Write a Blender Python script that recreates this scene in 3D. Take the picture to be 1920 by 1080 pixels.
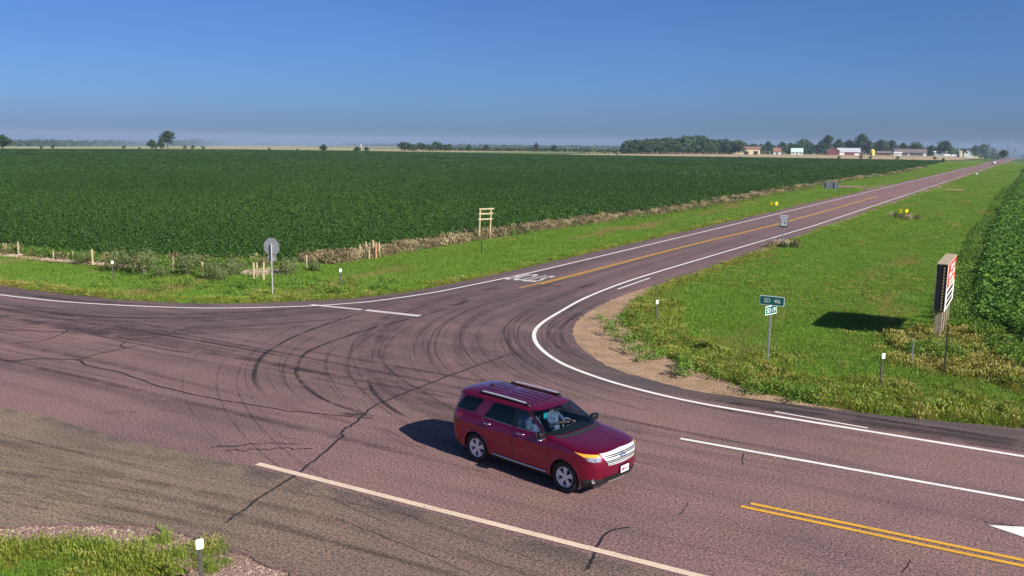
import bpy, bmesh, math, random
import numpy as np
from mathutils import Vector, Matrix, geometry as mgeo

for _o in list(bpy.data.objects):
    bpy.data.objects.remove(_o, do_unlink=True)
scene = bpy.context.scene
COL = scene.collection
R = math.radians
rng = np.random.default_rng(46)
random.seed(19)

# ------------------------------------------------------------------ camera (pole camera, x = east, y = north, z = up)
CAM_H = 8.03
AZ, PITCH, ROLL, FPX = -29.09, 9.337, 0.796, 1654.2
def cam_axes():
    a, p, r = R(AZ), R(PITCH), R(ROLL)
    fw = Vector((math.sin(a) * math.cos(p), math.cos(a) * math.cos(p), -math.sin(p)))
    rt = Vector((math.cos(a), -math.sin(a), 0))
    up = rt.cross(fw)
    return fw, rt * math.cos(r) + up * math.sin(r), up * math.cos(r) - rt * math.sin(r)
FW, RT, UP = cam_axes()
cam = bpy.data.cameras.new('camera')
cam.sensor_width = 36.0
cam.lens = FPX / 1920 * 36
cam.clip_start, cam.clip_end = 0.5, 30000
camo = bpy.data.objects.new('camera', cam)
COL.objects.link(camo)
mw = Matrix.Identity(4)
for i in range(3):
    mw[i][0], mw[i][1], mw[i][2] = RT[i], UP[i], -FW[i]
mw[2][3] = CAM_H
camo.matrix_world = mw
scene.camera = camo

# ------------------------------------------------------------------ sky and sun (mid-morning, sun in the east-south-east)
SUN_AZ, SUN_EL = 103.7, 33.0
world = bpy.data.worlds.new('World')
scene.world = world
world.use_nodes = True
wn = world.node_tree
wn.nodes.clear()
sky = wn.nodes.new('ShaderNodeTexSky')
sky.sky_type = 'NISHITA'
sky.sun_disc = False
sky.sun_elevation = R(SUN_EL)
sky.sun_rotation = R(SUN_AZ)
sky.altitude = 400
sky.air_density = 0.7
sky.dust_density = 1.7
sky.ozone_density = 10.0
bg = wn.nodes.new('ShaderNodeBackground')
bg.inputs['Strength'].default_value = 0.056
wo = wn.nodes.new('ShaderNodeOutputWorld')
tint = wn.nodes.new('ShaderNodeMix')
tint.data_type = 'RGBA'; tint.blend_type = 'MULTIPLY'
tint.inputs[0].default_value = 1.0
tint.inputs[7].default_value = (.95, 1.02, 1.15, 1)          # dry blue summer air, the same over the whole sky
wn.links.new(sky.outputs[0], tint.inputs[6])
# faintly uneven summer haze over the whole sky
tcw = wn.nodes.new('ShaderNodeTexCoord'); mpw = wn.nodes.new('ShaderNodeMapping'); mpw.inputs['Scale'].default_value = (1, 1, 3.5)
nzw = wn.nodes.new('ShaderNodeTexNoise'); nzw.inputs['Scale'].default_value = 2.2; nzw.inputs['Detail'].default_value = 4
rgw = wn.nodes.new('ShaderNodeMapRange'); rgw.inputs[1].default_value = .3; rgw.inputs[2].default_value = .7; rgw.inputs[3].default_value = .955; rgw.inputs[4].default_value = 1.045
vmw = wn.nodes.new('ShaderNodeVectorMath'); vmw.operation = 'SCALE'
wn.links.new(tcw.outputs['Generated'], mpw.inputs[0]); wn.links.new(mpw.outputs[0], nzw.inputs['Vector']); wn.links.new(nzw.outputs[0], rgw.inputs[0])
wn.links.new(tint.outputs[2], vmw.inputs[0]); wn.links.new(rgw.outputs[0], vmw.inputs['Scale'])
wn.links.new(vmw.outputs[0], bg.inputs[0])
wn.links.new(bg.outputs[0], wo.inputs[0])
sun = bpy.data.lights.new('sun', 'SUN')
sun.energy = 5.0
sun.angle = R(0.53)
sun.color = (1.0, 0.94, 0.84)
suno = bpy.data.objects.new('sun', sun)
COL.objects.link(suno)
sd = Vector((math.sin(R(SUN_AZ)) * math.cos(R(SUN_EL)), math.cos(R(SUN_AZ)) * math.cos(R(SUN_EL)), math.sin(R(SUN_EL))))
suno.rotation_euler = sd.to_track_quat('Z', 'Y').to_euler()
vs = scene.view_settings
vs.view_transform = 'Standard'
vs.look = 'None'
vs.exposure = 0.80
vs.gamma = 1.0
vs.use_curve_mapping = False
scene.cycles.transparent_max_bounces = 24
scene.cycles.max_bounces = 6
scene.cycles.volume_bounces = 0

# ------------------------------------------------------------------ helpers
def sstep(a, b, v):
    t = np.clip((np.asarray(v, float) - a) / (b - a), 0, 1)
    return t * t * (3 - 2 * t)
def terrain(x, y):
    """height of the ground: road level 0, shallow ditches, land falling away in the far north-west"""
    x = np.asarray(x, float); y = np.asarray(y, float)
    r = np.hypot(x, y)
    az = np.degrees(np.arctan2(x, y))
    k = np.interp(az, [-75, -59, -45, -29, -10, 30], [.009, .009, .006, .0032, 0, 0])
    z = -k * np.maximum(0, r - 650)
    z = z - .012 * np.maximum(0, y - 930) * sstep(-60, -30, x) * (1 - sstep(60, 120, x))
    x = x - .0245 * np.maximum(0, y - 47)
    ne = np.sin(np.pi * np.clip((x + 16.2) / 13.5, 0, 1)) ** 2 * sstep(30, 42, y)
    nw = np.sin(np.pi * np.clip((x + 39) / 11.2, 0, 1)) ** 2 * sstep(36, 46, y)
    w = np.sin(np.pi * np.clip((y - 28.6) / 8, 0, 1)) ** 2 * (1 - sstep(-42, -35, x))
    return z - .30 * ne - .25 * nw - .2 * w
def tz(x, y):
    return float(terrain(x, y))
def SK(p):
    """the north road leans a little east of due north"""
    return (p[0] + .0245 * max(0., p[1] - 47), p[1])
def lerp(a, b, t):
    return a + (b - a) * t
def catmull(pts, n=6, closed=False):
    pts = [np.array(p, float) for p in pts]
    out = []
    m = len(pts)
    for i in range(m if closed else m - 1):
        if closed:
            a, b, c, d = pts[i - 1], pts[i], pts[(i + 1) % m], pts[(i + 2) % m]
        else:
            a, b, c, d = pts[max(i - 1, 0)], pts[i], pts[i + 1], pts[min(i + 2, m - 1)]
        for j in range(n):
            t = j / n
            out.append(.5 * (2 * b + (c - a) * t + (2 * a - 5 * b + 4 * c - d) * t * t + (3 * b - a - 3 * c + d) * t ** 3))
    if not closed:
        out.append(pts[-1])
    return [tuple(p) for p in out]
def tag(o, label=None, cat=None, group=None, kind=None):
    if label: o['label'] = label
    if cat: o['category'] = cat
    if group: o['group'] = group
    if kind: o['kind'] = kind
    return o
def link(name, mesh, parent=None, mats=None, smooth=False):
    o = bpy.data.objects.new(name, mesh)
    COL.objects.link(o)
    if parent is not None:
        o.parent = parent
    if mats:
        for m in (mats if isinstance(mats, (list, tuple)) else [mats]):
            mesh.materials.append(m)
    if smooth:
        mesh.polygons.foreach_set('use_smooth', [True] * len(mesh.polygons))
    return o
def empty(name, loc=(0, 0, 0), rz=0):
    o = bpy.data.objects.new(name, None)
    COL.objects.link(o)
    o.location = loc
    o.rotation_euler = (0, 0, rz)
    o.empty_display_size = .2
    return o
def copy_tree(o, parent=None):
    c = o.copy()
    COL.objects.link(c)
    c.parent = parent
    for ch in list(o.children):
        copy_tree(ch, c)
    return c
class MB:
    """collects simple shapes into one mesh"""
    def __init__(s):
        s.v, s.f, s.m = [], [], []
    def add(s, vs, fs, mi=0):
        n = len(s.v)
        s.v += [tuple(v) for v in vs]
        s.f += [tuple(i + n for i in f) for f in fs]
        s.m += [mi] * len(fs)
        return s
    def box(s, c, d, rz=0, mi=0, bevel=0):
        hx, hy, hz = d[0] / 2, d[1] / 2, d[2] / 2
        cz, sz = math.cos(rz), math.sin(rz)
        if bevel <= 0:
            vs = [(a, b, e) for e in (-hz, hz) for a, b in ((-hx, -hy), (hx, -hy), (hx, hy), (-hx, hy))]
            fs = [(3, 2, 1, 0), (4, 5, 6, 7), (0, 1, 5, 4), (1, 2, 6, 5), (2, 3, 7, 6), (3, 0, 4, 7)]
        else:
            bm = bmesh.new()
            bmesh.ops.create_cube(bm, size=1)
            bmesh.ops.scale(bm, vec=d, verts=bm.verts)
            bmesh.ops.bevel(bm, geom=bm.edges[:], offset=bevel, segments=2, profile=.5, affect='EDGES')
            bm.verts.index_update()
            vs = [tuple(v.co) for v in bm.verts]
            fs = [tuple(v.index for v in f.verts) for f in bm.faces]
            bm.free()
        return s.add([(c[0] + a * cz - b * sz, c[1] + a * sz + b * cz, c[2] + e) for a, b, e in vs], fs, mi)
    def tube(s, pts, rad, n=8, mi=0, cap=True):
        pts = [Vector(p) for p in pts]
        if not isinstance(rad, (list, tuple)): rad = [rad] * len(pts)
        vs, fs = [], []
        u = None
        for i, p in enumerate(pts):
            d = (pts[min(i + 1, len(pts) - 1)] - pts[max(i - 1, 0)]).normalized()
            if u is None:
                u = d.orthogonal().normalized()
            else:
                u = (u - d * u.dot(d)).normalized()
            w = d.cross(u)
            for k in range(n):
                a = 2 * math.pi * k / n
                vs.append(p + (u * math.cos(a) + w * math.sin(a)) * rad[i])
        for i in range(len(pts) - 1):
            for k in range(n):
                fs.append((i * n + k, i * n + (k + 1) % n, (i + 1) * n + (k + 1) % n, (i + 1) * n + k))
        if cap:
            fs.append(tuple(range(n - 1, -1, -1)))
            fs.append(tuple(range((len(pts) - 1) * n, len(pts) * n)))
        return s.add(vs, fs, mi)
    def lathe(s, prof, n=32, axis='y', c=(0, 0, 0), mi=0, closed=False):
        vs, fs = [], []
        for i in range(n):
            a = 2 * math.pi * i / n
            for r, h in prof:
                if axis == 'y': vs.append((c[0] + r * math.cos(a), c[1] + h, c[2] + r * math.sin(a)))
                else: vs.append((c[0] + r * math.cos(a), c[1] + r * math.sin(a), c[2] + h))
        m = len(prof)
        for i in range(n):
            j = (i + 1) % n
            for k in range(m if closed else m - 1):
                fs.append((i * m + k, i * m + (k + 1) % m, j * m + (k + 1) % m, j * m + k))
        return s.add(vs, fs, mi)
    def grid(s, P, mi=0):
        """P: rows x cols x 3"""
        P = np.asarray(P, float)
        a, b = P.shape[:2]
        return s.add(P.reshape(-1, 3).tolist(), [(i * b + j, i * b + j + 1, (i + 1) * b + j + 1, (i + 1) * b + j) for i in range(a - 1) for j in range(b - 1)], mi)
    def mesh(s, name):
        me = bpy.data.meshes.new(name)
        me.from_pydata(s.v, [], s.f)
        if any(s.m): me.polygons.foreach_set('material_index', s.m)
        me.update()
        return me
    def build(s, name, mats, parent=None, smooth=False):
        return link(name, s.mesh(name), parent, mats, smooth)
def fix_normals(o):
    bm = bmesh.new(); bm.from_mesh(o.data)
    bmesh.ops.remove_doubles(bm, verts=bm.verts, dist=1e-4)
    bmesh.ops.recalc_face_normals(bm, faces=bm.faces)
    bm.to_mesh(o.data); bm.free()
    return o
def poly_sheet(name, pts, z, mat, parent=None, thick=0.0, follow=False):
    """flat sheet from an outline; thick > 0 adds a skirt down from its edge"""
    v3 = [Vector((p[0], p[1], 0)) for p in pts]
    tri = mgeo.tessellate_polygon([v3])
    n = len(pts)
    vs = [(p[0], p[1], z + (tz(*p) if follow else 0)) for p in pts]
    fs = []
    for a, b, c in tri:
        nz = (v3[b] - v3[a]).cross(v3[c] - v3[a]).z
        fs.append((a, b, c) if nz > 0 else (a, c, b))
    if thick > 0:
        vs += [(p[0], p[1], z - thick) for p in pts]
        fs += [(i, (i + 1) % n, n + (i + 1) % n, n + i) for i in range(n)]
    me = bpy.data.meshes.new(name)
    me.from_pydata(vs, [], fs); me.update()
    return link(name, me, parent, mat)
def ribbon_data(pts, w, z, taper=0):
    P = np.array([(p[0], p[1]) for p in pts], float)
    d = np.gradient(P, axis=0)
    d /= np.maximum(np.linalg.norm(d, axis=1), 1e-6)[:, None]
    nrm = np.stack([-d[:, 1], d[:, 0]], 1)
    n = len(P)
    wv = np.full(n, w / 2) if np.isscalar(w) else np.asarray(w) / 2
    if taper:
        t = np.linspace(0, 1, n)
        wv = wv * np.clip(np.minimum(t, 1 - t) / taper, .15, 1)
    A, B = P + nrm * wv[:, None], P - nrm * wv[:, None]
    zz = np.full(n, z) if np.isscalar(z) else np.asarray(z)
    L = np.concatenate([[0], np.cumsum(np.linalg.norm(np.diff(P, axis=0), axis=1))])
    vs = [(a[0], a[1], q) for a, q in zip(A, zz)] + [(b[0], b[1], q) for b, q in zip(B, zz)]
    fs = [(n + i, n + i + 1, i + 1, i) for i in range(n - 1)]
    uv = [(l, 1.0) for l in L] + [(l, 0.0) for l in L]
    return vs, fs, uv, L[-1]
def ribbon(name, pts, w, z, mat, parent=None, taper=0):
    vs, fs, uv, ln = ribbon_data(pts, w, z, taper)
    me = bpy.data.meshes.new(name)
    me.from_pydata(vs, [], fs)
    ul = me.uv_layers.new(name='UVMap')
    for lp in me.loops:
        u = uv[lp.vertex_index]
        ul.data[lp.index].uv = (u[0] / ln, u[1])
    me.update()
    return link(name, me, parent, mat)

# ------------------------------------------------------------------ materials
def new_mat(name):
    m = bpy.data.materials.new(name)
    m.use_nodes = True
    nt = m.node_tree
    return m, nt, nt.nodes['Principled BSDF'], nt.nodes['Material Output']
class N:
    """tiny node helper"""
    def __init__(s, nt):
        s.nt = nt
        s._pos = None
    def new(s, t, **k):
        n = s.nt.nodes.new(t)
        for a, b in k.items(): setattr(n, a, b)
        return n
    def set(s, sock, v):
        if isinstance(v, bpy.types.NodeSocket): s.nt.links.new(v, sock)
        elif v is not None: sock.default_value = v
    def pos(s):
        if s._pos is None: s._pos = s.new('ShaderNodeNewGeometry').outputs['Position']
        return s._pos
    def objpos(s):
        return s.new('ShaderNodeTexCoord').outputs['Object']
    def scale(s, v, sc):
        n = s.new('ShaderNodeVectorMath', operation='MULTIPLY')
        s.set(n.inputs[0], v); n.inputs[1].default_value = sc
        return n.outputs[0]
    def noise(s, v, sc, detail=2, rough=.55, out=0):
        n = s.new('ShaderNodeTexNoise')
        s.set(n.inputs['Vector'], v)
        n.inputs['Scale'].default_value = sc; n.inputs['Detail'].default_value = detail; n.inputs['Roughness'].default_value = rough
        return n.outputs[out]
    def math(s, op, a, b=None, c=None, clamp=False):
        n = s.new('ShaderNodeMath', operation=op, use_clamp=clamp)
        s.set(n.inputs[0], a); s.set(n.inputs[1], b); s.set(n.inputs[2], c)
        return n.outputs[0]
    def ramp(s, v, lo, hi, a=0., b=1., smooth=True):
        n = s.new('ShaderNodeMapRange', interpolation_type='SMOOTHSTEP' if smooth else 'LINEAR')
        s.set(n.inputs[0], v)
        for i, q in enumerate((lo, hi, a, b)): n.inputs[i + 1].default_value = q
        return n.outputs[0]
    def mix(s, f, a, b, mode='MIX'):
        n = s.new('ShaderNodeMix', data_type='RGBA', blend_type=mode)
        s.set(n.inputs[0], f)
        for sock, q in ((n.inputs[6], a), (n.inputs[7], b)):
            s.set(sock, (*q, 1) if isinstance(q, tuple) and len(q) == 3 else q)
        return n.outputs[2]
    def sep(s, v):
        n = s.new('ShaderNodeSeparateXYZ'); s.set(n.inputs[0], v)
        return n.outputs
    def bump(s, h, strength=.3, dist=.02):
        n = s.new('ShaderNodeBump')
        n.inputs['Strength'].default_value = strength; n.inputs['Distance'].default_value = dist
        s.set(n.inputs['Height'], h)
        return n.outputs[0]
def simple(name, col, rough=.6, metal=0., var=.0, sc=8., coat=0., col2=None, bump=0., spec=.5):
    m, nt, b, o = new_mat(name)
    n = N(nt)
    b.inputs['Roughness'].default_value = rough
    b.inputs['Metallic'].default_value = metal
    b.inputs['Coat Weight'].default_value = coat
    b.inputs['Specular IOR Level'].default_value = spec
    if var > 0 or col2:
        f = n.noise(n.objpos(), sc, 4, .6)
        c2 = col2 or tuple(max(0, c * (1 - var)) for c in col)
        c = n.mix(n.ramp(f, .35, .68), tuple(col), tuple(c2))
        nt.links.new(c, b.inputs['Base Color'])
        if bump: nt.links.new(n.bump(f, bump, .02), b.inputs['Normal'])
    else:
        b.inputs['Base Color'].default_value = (*col, 1)
    return m
def leafy(name, cols, trans=.3, sc=.12, patch=None, rough=.6):
    """foliage: colour varies per instance, by small noise and in large patches"""
    m, nt, b, o = new_mat(name)
    n = N(nt)
    info = n.new('ShaderNodeObjectInfo')
    c = n.mix(info.outputs['Random'], cols[0], cols[1])
    c = n.mix(n.ramp(n.noise(n.pos(), sc, 3), .38, .64), c, cols[2])
    c = n.mix(n.ramp(n.noise(n.pos(), 6.0, 2), .48, .62, 0, .9), c, cols[1])
    c = n.mix(n.ramp(n.noise(n.pos(), 9.0, 1), .40, .52, .55, 0), c, n.mix(1.0, c, (.42, .48, .5), 'MULTIPLY'))
    if patch: c = n.mix(n.ramp(n.noise(n.scale(n.pos(), (1, .2, 1)), patch[1], 4, .65), patch[2], patch[3]), c, patch[0])
    nt.links.new(c, b.inputs['Base Color'])
    b.inputs['Roughness'].default_value = rough
    b.inputs['Specular IOR Level'].default_value = .25
    t = n.new('ShaderNodeBsdfTranslucent')
    nt.links.new(n.mix(1.0, c, (1.0, 1.0, .55), 'MULTIPLY'), t.inputs[0])
    mx = n.new('ShaderNodeMixShader'); mx.inputs[0].default_value = trans
    nt.links.new(b.outputs[0], mx.inputs[1]); nt.links.new(t.outputs[0], mx.inputs[2])
    nt.links.new(mx.outputs[0], o.inputs[0])
    return m
def glass_mat(name, tint, gloss=.06):
    m, nt, b, o = new_mat(name)
    n = N(nt)
    nt.nodes.remove(b)
    tr = n.new('ShaderNodeBsdfTransparent'); tr.inputs[0].default_value = (*tint, 1)
    gl = n.new('ShaderNodeBsdfGlossy'); gl.inputs['Roughness'].default_value = .02
    fr = n.new('ShaderNodeFresnel'); fr.inputs[0].default_value = 1.5
    f = n.math('ADD', fr.outputs[0], gloss, clamp=True)
    mx = n.new('ShaderNodeMixShader')
    nt.links.new(f, mx.inputs[0]); nt.links.new(tr.outputs[0], mx.inputs[1]); nt.links.new(gl.outputs[0], mx.inputs[2])
    nt.links.new(mx.outputs[0], o.inputs[0])
    return m

# ------------------------------------------------------------------ ground materials
def ground_mat():
    m, nt, b, o = new_mat('grassy_soil')
    n = N(nt); p = n.pos()
    c = n.mix(n.ramp(n.noise(p, .35, 4), .35, .65), (.095, .150, .022), (.125, .175, .032))
    c = n.mix(n.ramp(n.noise(p, 3.0, 3), .5, .75, 0, .7), c, (.13, .105, .05))
    # distant fields: blocks of pasture, ripe grain and stubble
    vo = n.new('ShaderNodeTexVoronoi'); vo.inputs['Scale'].default_value = 1 / 420.
    n.set(vo.inputs['Vector'], n.scale(p, (1, .55, 0)))
    sx = n.sep(vo.outputs['Color'])
    far = n.mix(n.ramp(sx[0], .45, .5), (.06, .11, .03), (.30, .25, .12))
    far = n.mix(n.ramp(sx[1], .6, .65), far, (.09, .13, .04))
    ln = n.new('ShaderNodeVectorMath', operation='LENGTH'); n.set(ln.inputs[0], p)
    c = n.mix(n.ramp(ln.outputs['Value'], 640, 760), c, far)
    nt.links.new(c, b.inputs['Base Color'])
    b.inputs['Roughness'].default_value = .9; b.inputs['Specular IOR Level'].default_value = .1
    return m
def asphalt_mat(name, kind):
    m, nt, b, o = new_mat(name)
    n = N(nt); p = n.pos(); X, Y, Z = n.sep(p)
    X = n.math('SUBTRACT', X, n.math('MULTIPLY', n.math('MAXIMUM', n.math('SUBTRACT', Y, 47.), 0.), .0245))
    if kind == 'pink':
        c = n.mix(n.ramp(n.noise(p, .22, 4, .6), .36, .66), (.190, .115, .110), (.150, .094, .093))
        # fresh chip seal shows brown in the middle of the junction
        c = n.mix(n.ramp(n.noise(p, .5, 3), .5, .7, 0, .6), c, (.175, .118, .092))
        # worn, oil-dark lanes: streaks along each road
        s46 = n.noise(n.scale(p, (.07, 1.5, 0)), 1.0, 4, .6)
        s19 = n.noise(n.scale(p, (1.5, .05, 0)), 1.0, 4, .6)
        north = n.ramp(Y, 31, 40)
        near = n.math('MULTIPLY', north, n.ramp(Y, 58, 160, 1, .06))
        wheel = n.math('ABSOLUTE', n.math('SINE', n.math('MULTIPLY', n.math('ADD', X, 21.75), 1.62)))
        dark19 = n.math('MULTIPLY', near, n.math('ADD', n.ramp(s19, .35, .65, .2, .6), n.math('MULTIPLY', wheel, .34)))
        c = n.mix(dark19, c, (.080, .062, .066))
        dark46 = n.math('MULTIPLY', n.ramp(Y, 31, 40, 1, 0), n.ramp(s46, .46, .74, 0, .6))
        c = n.mix(dark46, c, (.078, .057, .058))
        # the tightly turned corner lanes are rubbed dark
        dx = n.math('ADD', X, 19.5); dy = n.math('SUBTRACT', Y, 33)
        rad = n.math('SQRT', n.math('ADD', n.math('MULTIPLY', dx, dx), n.math('MULTIPLY', dy, n.math('MULTIPLY', dy, .5))))
        rub = n.math('MULTIPLY', n.ramp(rad, 3, 14, 1, 0), n.ramp(n.noise(p, .55, 5, .7), .32, .60, .08, .62))
        c = n.mix(rub, c, (.068, .050, .052))
        # northern strip along the west leg
        wst = n.math('MULTIPLY', n.math('MULTIPLY', n.ramp(Y, 22.5, 25.5), n.ramp(X, -30, -24, 1, 0)), n.ramp(s46, .3, .6, .35, .8))
        c = n.mix(wst, c, (.085, .068, .070))
        # outer shoulder of the east leg
        sh = n.math('MULTIPLY', n.math('MULTIPLY', n.ramp(Y, 26.5, 27.3), n.ramp(X, -19, -10)), n.ramp(s46, .3, .62, .35, .85))
        c = n.mix(sh, c, (.058, .052, .050))
    else:
        c = n.mix(n.ramp(n.noise(p, .3, 4, .6), .35, .65), (.200, .150, .104), (.150, .116, .086))
        st = n.noise(n.scale(p, (.16, 1.1, 0)), 1.0, 4, .6)
        c = n.mix(n.ramp(st, .46, .74, 0, .42), c, (.115, .094, .076))
        east = n.ramp(X, -17, -9)
        c = n.mix(n.math('MULTIPLY', east, .8), c, (.145, .098, .084))
        edge = n.math('MULTIPLY', n.ramp(Y, 14.0, 15.1), n.ramp(n.noise(p, 1.1, 4), .35, .6, .1, .8))
        c = n.mix(edge, c, (.066, .058, .052))
    g1 = n.noise(p, 17, 3, .75); g2 = n.noise(p, 45, 2, .7)
    c = n.mix(n.ramp(g1, .50, .62, 0, .9), c, n.mix(1.0, c, (1.95, 1.65, 1.55), 'MULTIPLY'))
    c = n.mix(n.ramp(g1, .38, .49, .9, 0), c, n.mix(1.0, c, (.34, .33, .37), 'MULTIPLY'))
    nt.links.new(c, b.inputs['Base Color'])
    b.inputs['Roughness'].default_value = .82; b.inputs['Specular IOR Level'].default_value = .3
    h = n.math('ADD', n.math('MULTIPLY', g1, .6), g2)
    nt.links.new(n.bump(h, .75, .014), b.inputs['Normal'])
    return m
def gravel_mat(name, a, b_, c_):
    m, nt, b, o = new_mat(name)
    n = N(nt); p = n.pos()
    vo = n.new('ShaderNodeTexVoronoi'); vo.inputs['Scale'].default_value = 22
    n.set(vo.inputs['Vector'], p)
    c = n.mix(n.sep(vo.outputs['Color'])[0], a, b_)
    c = n.mix(n.ramp(n.noise(p, .9, 4), .4, .65, 0, .7), c, c_)
    c = n.mix(n.ramp(n.noise(p, 14, 2), .38, .5, .6, 0), c, n.mix(1.0, c, (.35, .33, .32), 'MULTIPLY'))
    nt.links.new(c, b.inputs['Base Color'])
    b.inputs['Roughness'].default_value = .9; b.inputs['Specular IOR Level'].default_value = .2
    nt.links.new(n.bump(vo.outputs['Distance'], .8, .03), b.inputs['Normal'])
    return m
def paint_mat(name, col, wear=.5):
    m, nt, b, o = new_mat(name)
    n = N(nt); p = n.pos()
    c = n.mix(n.ramp(n.noise(p, 1.3, 3), .4, .7, 0, .25), col, tuple(q * .7 for q in col))
    nt.links.new(c, b.inputs['Base Color'])
    b.inputs['Roughness'].default_value = .6
    tr = n.new('ShaderNodeBsdfTransparent')
    f = n.math('MULTIPLY', n.ramp(n.noise(p, 24, 3, .7), .56, .66), n.ramp(n.noise(p, .8, 3), .30, .62, wear, wear * .2))
    mx = n.new('ShaderNodeMixShader')
    nt.links.new(f, mx.inputs[0]); nt.links.new(b.outputs[0], mx.inputs[1]); nt.links.new(tr.outputs[0], mx.inputs[2])
    nt.links.new(mx.outputs[0], o.inputs[0])
    return m
def rubber_mat(name, col, lo, hi, gain=0):
    m, nt, b, o = new_mat(name)
    n = N(nt); p = n.pos()
    b.inputs['Base Color'].default_value = (*col, 1); b.inputs['Roughness'].default_value = .7
    uv = n.new('ShaderNodeTexCoord').outputs['UV']
    U, V, _ = n.sep(uv)
    e = n.math('MULTIPLY', n.math('MULTIPLY', V, n.math('SUBTRACT', 1., V)), 4.)
    ends = n.math('MULTIPLY', n.ramp(U, 0, .18), n.ramp(U, .78, 1, 1, 0))
    rnd = n.new('ShaderNodeObjectInfo').outputs['Random']
    k = n.math('MULTIPLY_ADD', rnd, hi - lo, lo)
    brk = n.math('MULTIPLY', n.ramp(n.noise(p, .9, 3, .6), .34, .56, .3, 1), n.ramp(n.noise(p, 13, 3, .75), .36, .56, .45, 1))
    a = n.math('MULTIPLY', n.math('MULTIPLY', e, ends), n.math('MULTIPLY', k, brk))
    if gain: a = n.math('MULTIPLY', n.math('MULTIPLY', e, gain), n.ramp(n.noise(p, 11, 3, .7), .36, .56, .12, 1), clamp=True)
    tr = n.new('ShaderNodeBsdfTransparent')
    mx = n.new('ShaderNodeMixShader')
    nt.links.new(a, mx.inputs[0]); nt.links.new(tr.outputs[0], mx.inputs[1]); nt.links.new(b.outputs[0], mx.inputs[2])
    nt.links.new(mx.outputs[0], o.inputs[0])
    return m
M = {}
M['ground'] = ground_mat()
M['asphalt'] = asphalt_mat('pink_chip_seal', 'pink')
M['old_asphalt'] = asphalt_mat('dusty_old_asphalt', 'taupe')
M['gravel'] = gravel_mat('tan_gravel', (.44, .295, .19), (.32, .205, .135), (.26, .175, .10))
M['red_gravel'] = gravel_mat('reddish_gravel', (.33, .21, .17), (.24, .15, .13), (.20, .14, .09))
M['stubble'] = simple('stubble', (.34, .24, .14), .95, col2=(.26, .21, .11), sc=.03)
M['grain'] = simple('ripe_grain', (.31, .28, .13), .95, col2=(.20, .21, .08), sc=.012)
M['white_paint'] = paint_mat('white_road_paint', (.74, .70, .66), 1.3)
M['worn_paint'] = paint_mat('worn_road_paint', (.56, .52, .49), 2.4)
M['cream_paint'] = paint_mat('cream_road_paint', (.62, .48, .36), 1.1)
M['yellow_paint'] = paint_mat('yellow_road_paint', (.62, .33, .03), 1.2)
M['rubber'] = rubber_mat('tyre_rubber', (.022, .020, .022), .07, .38)
M['scuff'] = rubber_mat('dust_scuff', (.05, .042, .036), .05, .28)
M['skid'] = rubber_mat('skid_rubber', (.018, .016, .018), .75, .9)
M['tar'] = rubber_mat('crack_tar', (.012, .011, .011), 1, 1, gain=2.2)
M['broad'] = rubber_mat('broad_rub', (.035, .028, .030), .05, .20)
M['stain'] = rubber_mat('oil_stain', (.02, .018, .02), .5, .8)

# ------------------------------------------------------------------ ground sheet
def axis(lo, hi, near_lo, near_hi, step, n):
    a = np.arange(near_lo, near_hi + .01, step)
    l = near_lo - np.geomspace(step, near_lo - lo, n)[::-1]
    h = near_hi + np.geomspace(step, hi - near_hi, n)
    return np.concatenate([l, a, h])
gx = axis(-6000, 4000, -60, 14, .8, 60)
gy = axis(-300, 6500, 6, 120, .9, 70)
GX, GY = np.meshgrid(gx, gy)
GZ = terrain(GX, GY) - .10
GZ += .05 * np.sin(GX * 1.7 + np.sin(GY * .9)) * np.sin(GY * 1.3 + GX * .4) * (np.hypot(GX, GY) < 150)
GZ = np.minimum(GZ, terrain(GX, GY) - .07)
nb = len(gx)
me = bpy.data.meshes.new('ground')
vv = np.stack([GX, GY, GZ], -1).reshape(-1, 3)
ii, jj = np.meshgrid(np.arange(len(gy) - 1), np.arange(nb - 1), indexing='ij')
q = (ii * nb + jj).ravel()
me.from_pydata(vv.tolist(), [], np.stack([q, q + 1, q + nb + 1, q + nb], 1).tolist())
me.update()
tag(link('ground', me, None, M['ground'], True), kind='structure')

# ------------------------------------------------------------------ roads
NE_EDGE = [(1.06, 29.0), (-2.02, 28.3), (-5.08, 27.95), (-7.89, 27.7), (-9.52, 28.04), (-11.92, 29.09), (-13.78, 30.85), (-15.47, 33.2), (-16.57, 35.82),
           (-17.24, 38.78), (-17.6, 43.4), (-17.5, 46.75), (-17.25, 53.9), (-17.15, 68.6)]
NW_EDGE = [(-27.1, 68), (-27.12, 56.77), (-27.15, 48.72), (-27.3, 43.98), (-27.5, 40.8), (-27.84, 38.2), (-28.54, 36.3), (-29.65, 34.26), (-31.52, 32.1),
           (-33.73, 30.29), (-36.22, 29.16), (-39.14, 28.4), (-43.02, 28.05), (-47.4, 27.9)]
S_EDGE = [(-19.0, 7.5), (-18.4, 9.0), (-17.6, 9.93), (-16.41, 10.79), (-15.27, 11.47), (-14.36, 11.66), (-13.71, 11.67), (-12.03, 11.59), (-10.88, 11.53)]
def rough_edge(pts, amp, seed):
    """broken edge of the mat: many short uneven steps"""
    r_ = np.random.default_rng(seed)
    P = np.array(pts)
    out = []
    for a, b in zip(P[:-1], P[1:]):
        d = np.linalg.norm(b - a)
        k = max(1, int(min(d / .25, 60)))
        for i in range(k):
            out.append(tuple(a + (b - a) * i / k + r_.normal(0, amp, 2)))
    out.append(tuple(P[-1]))
    return out
ne = catmull([SK(p_) for p_ in NE_EDGE], 6); nw = catmull([SK(p_) for p_ in NW_EDGE], 6); se = catmull(S_EDGE, 6)
ne_r, nw_r, se_r = rough_edge(ne, .035, 1), rough_edge(nw, .03, 2), rough_edge(se, .045, 3)
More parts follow.
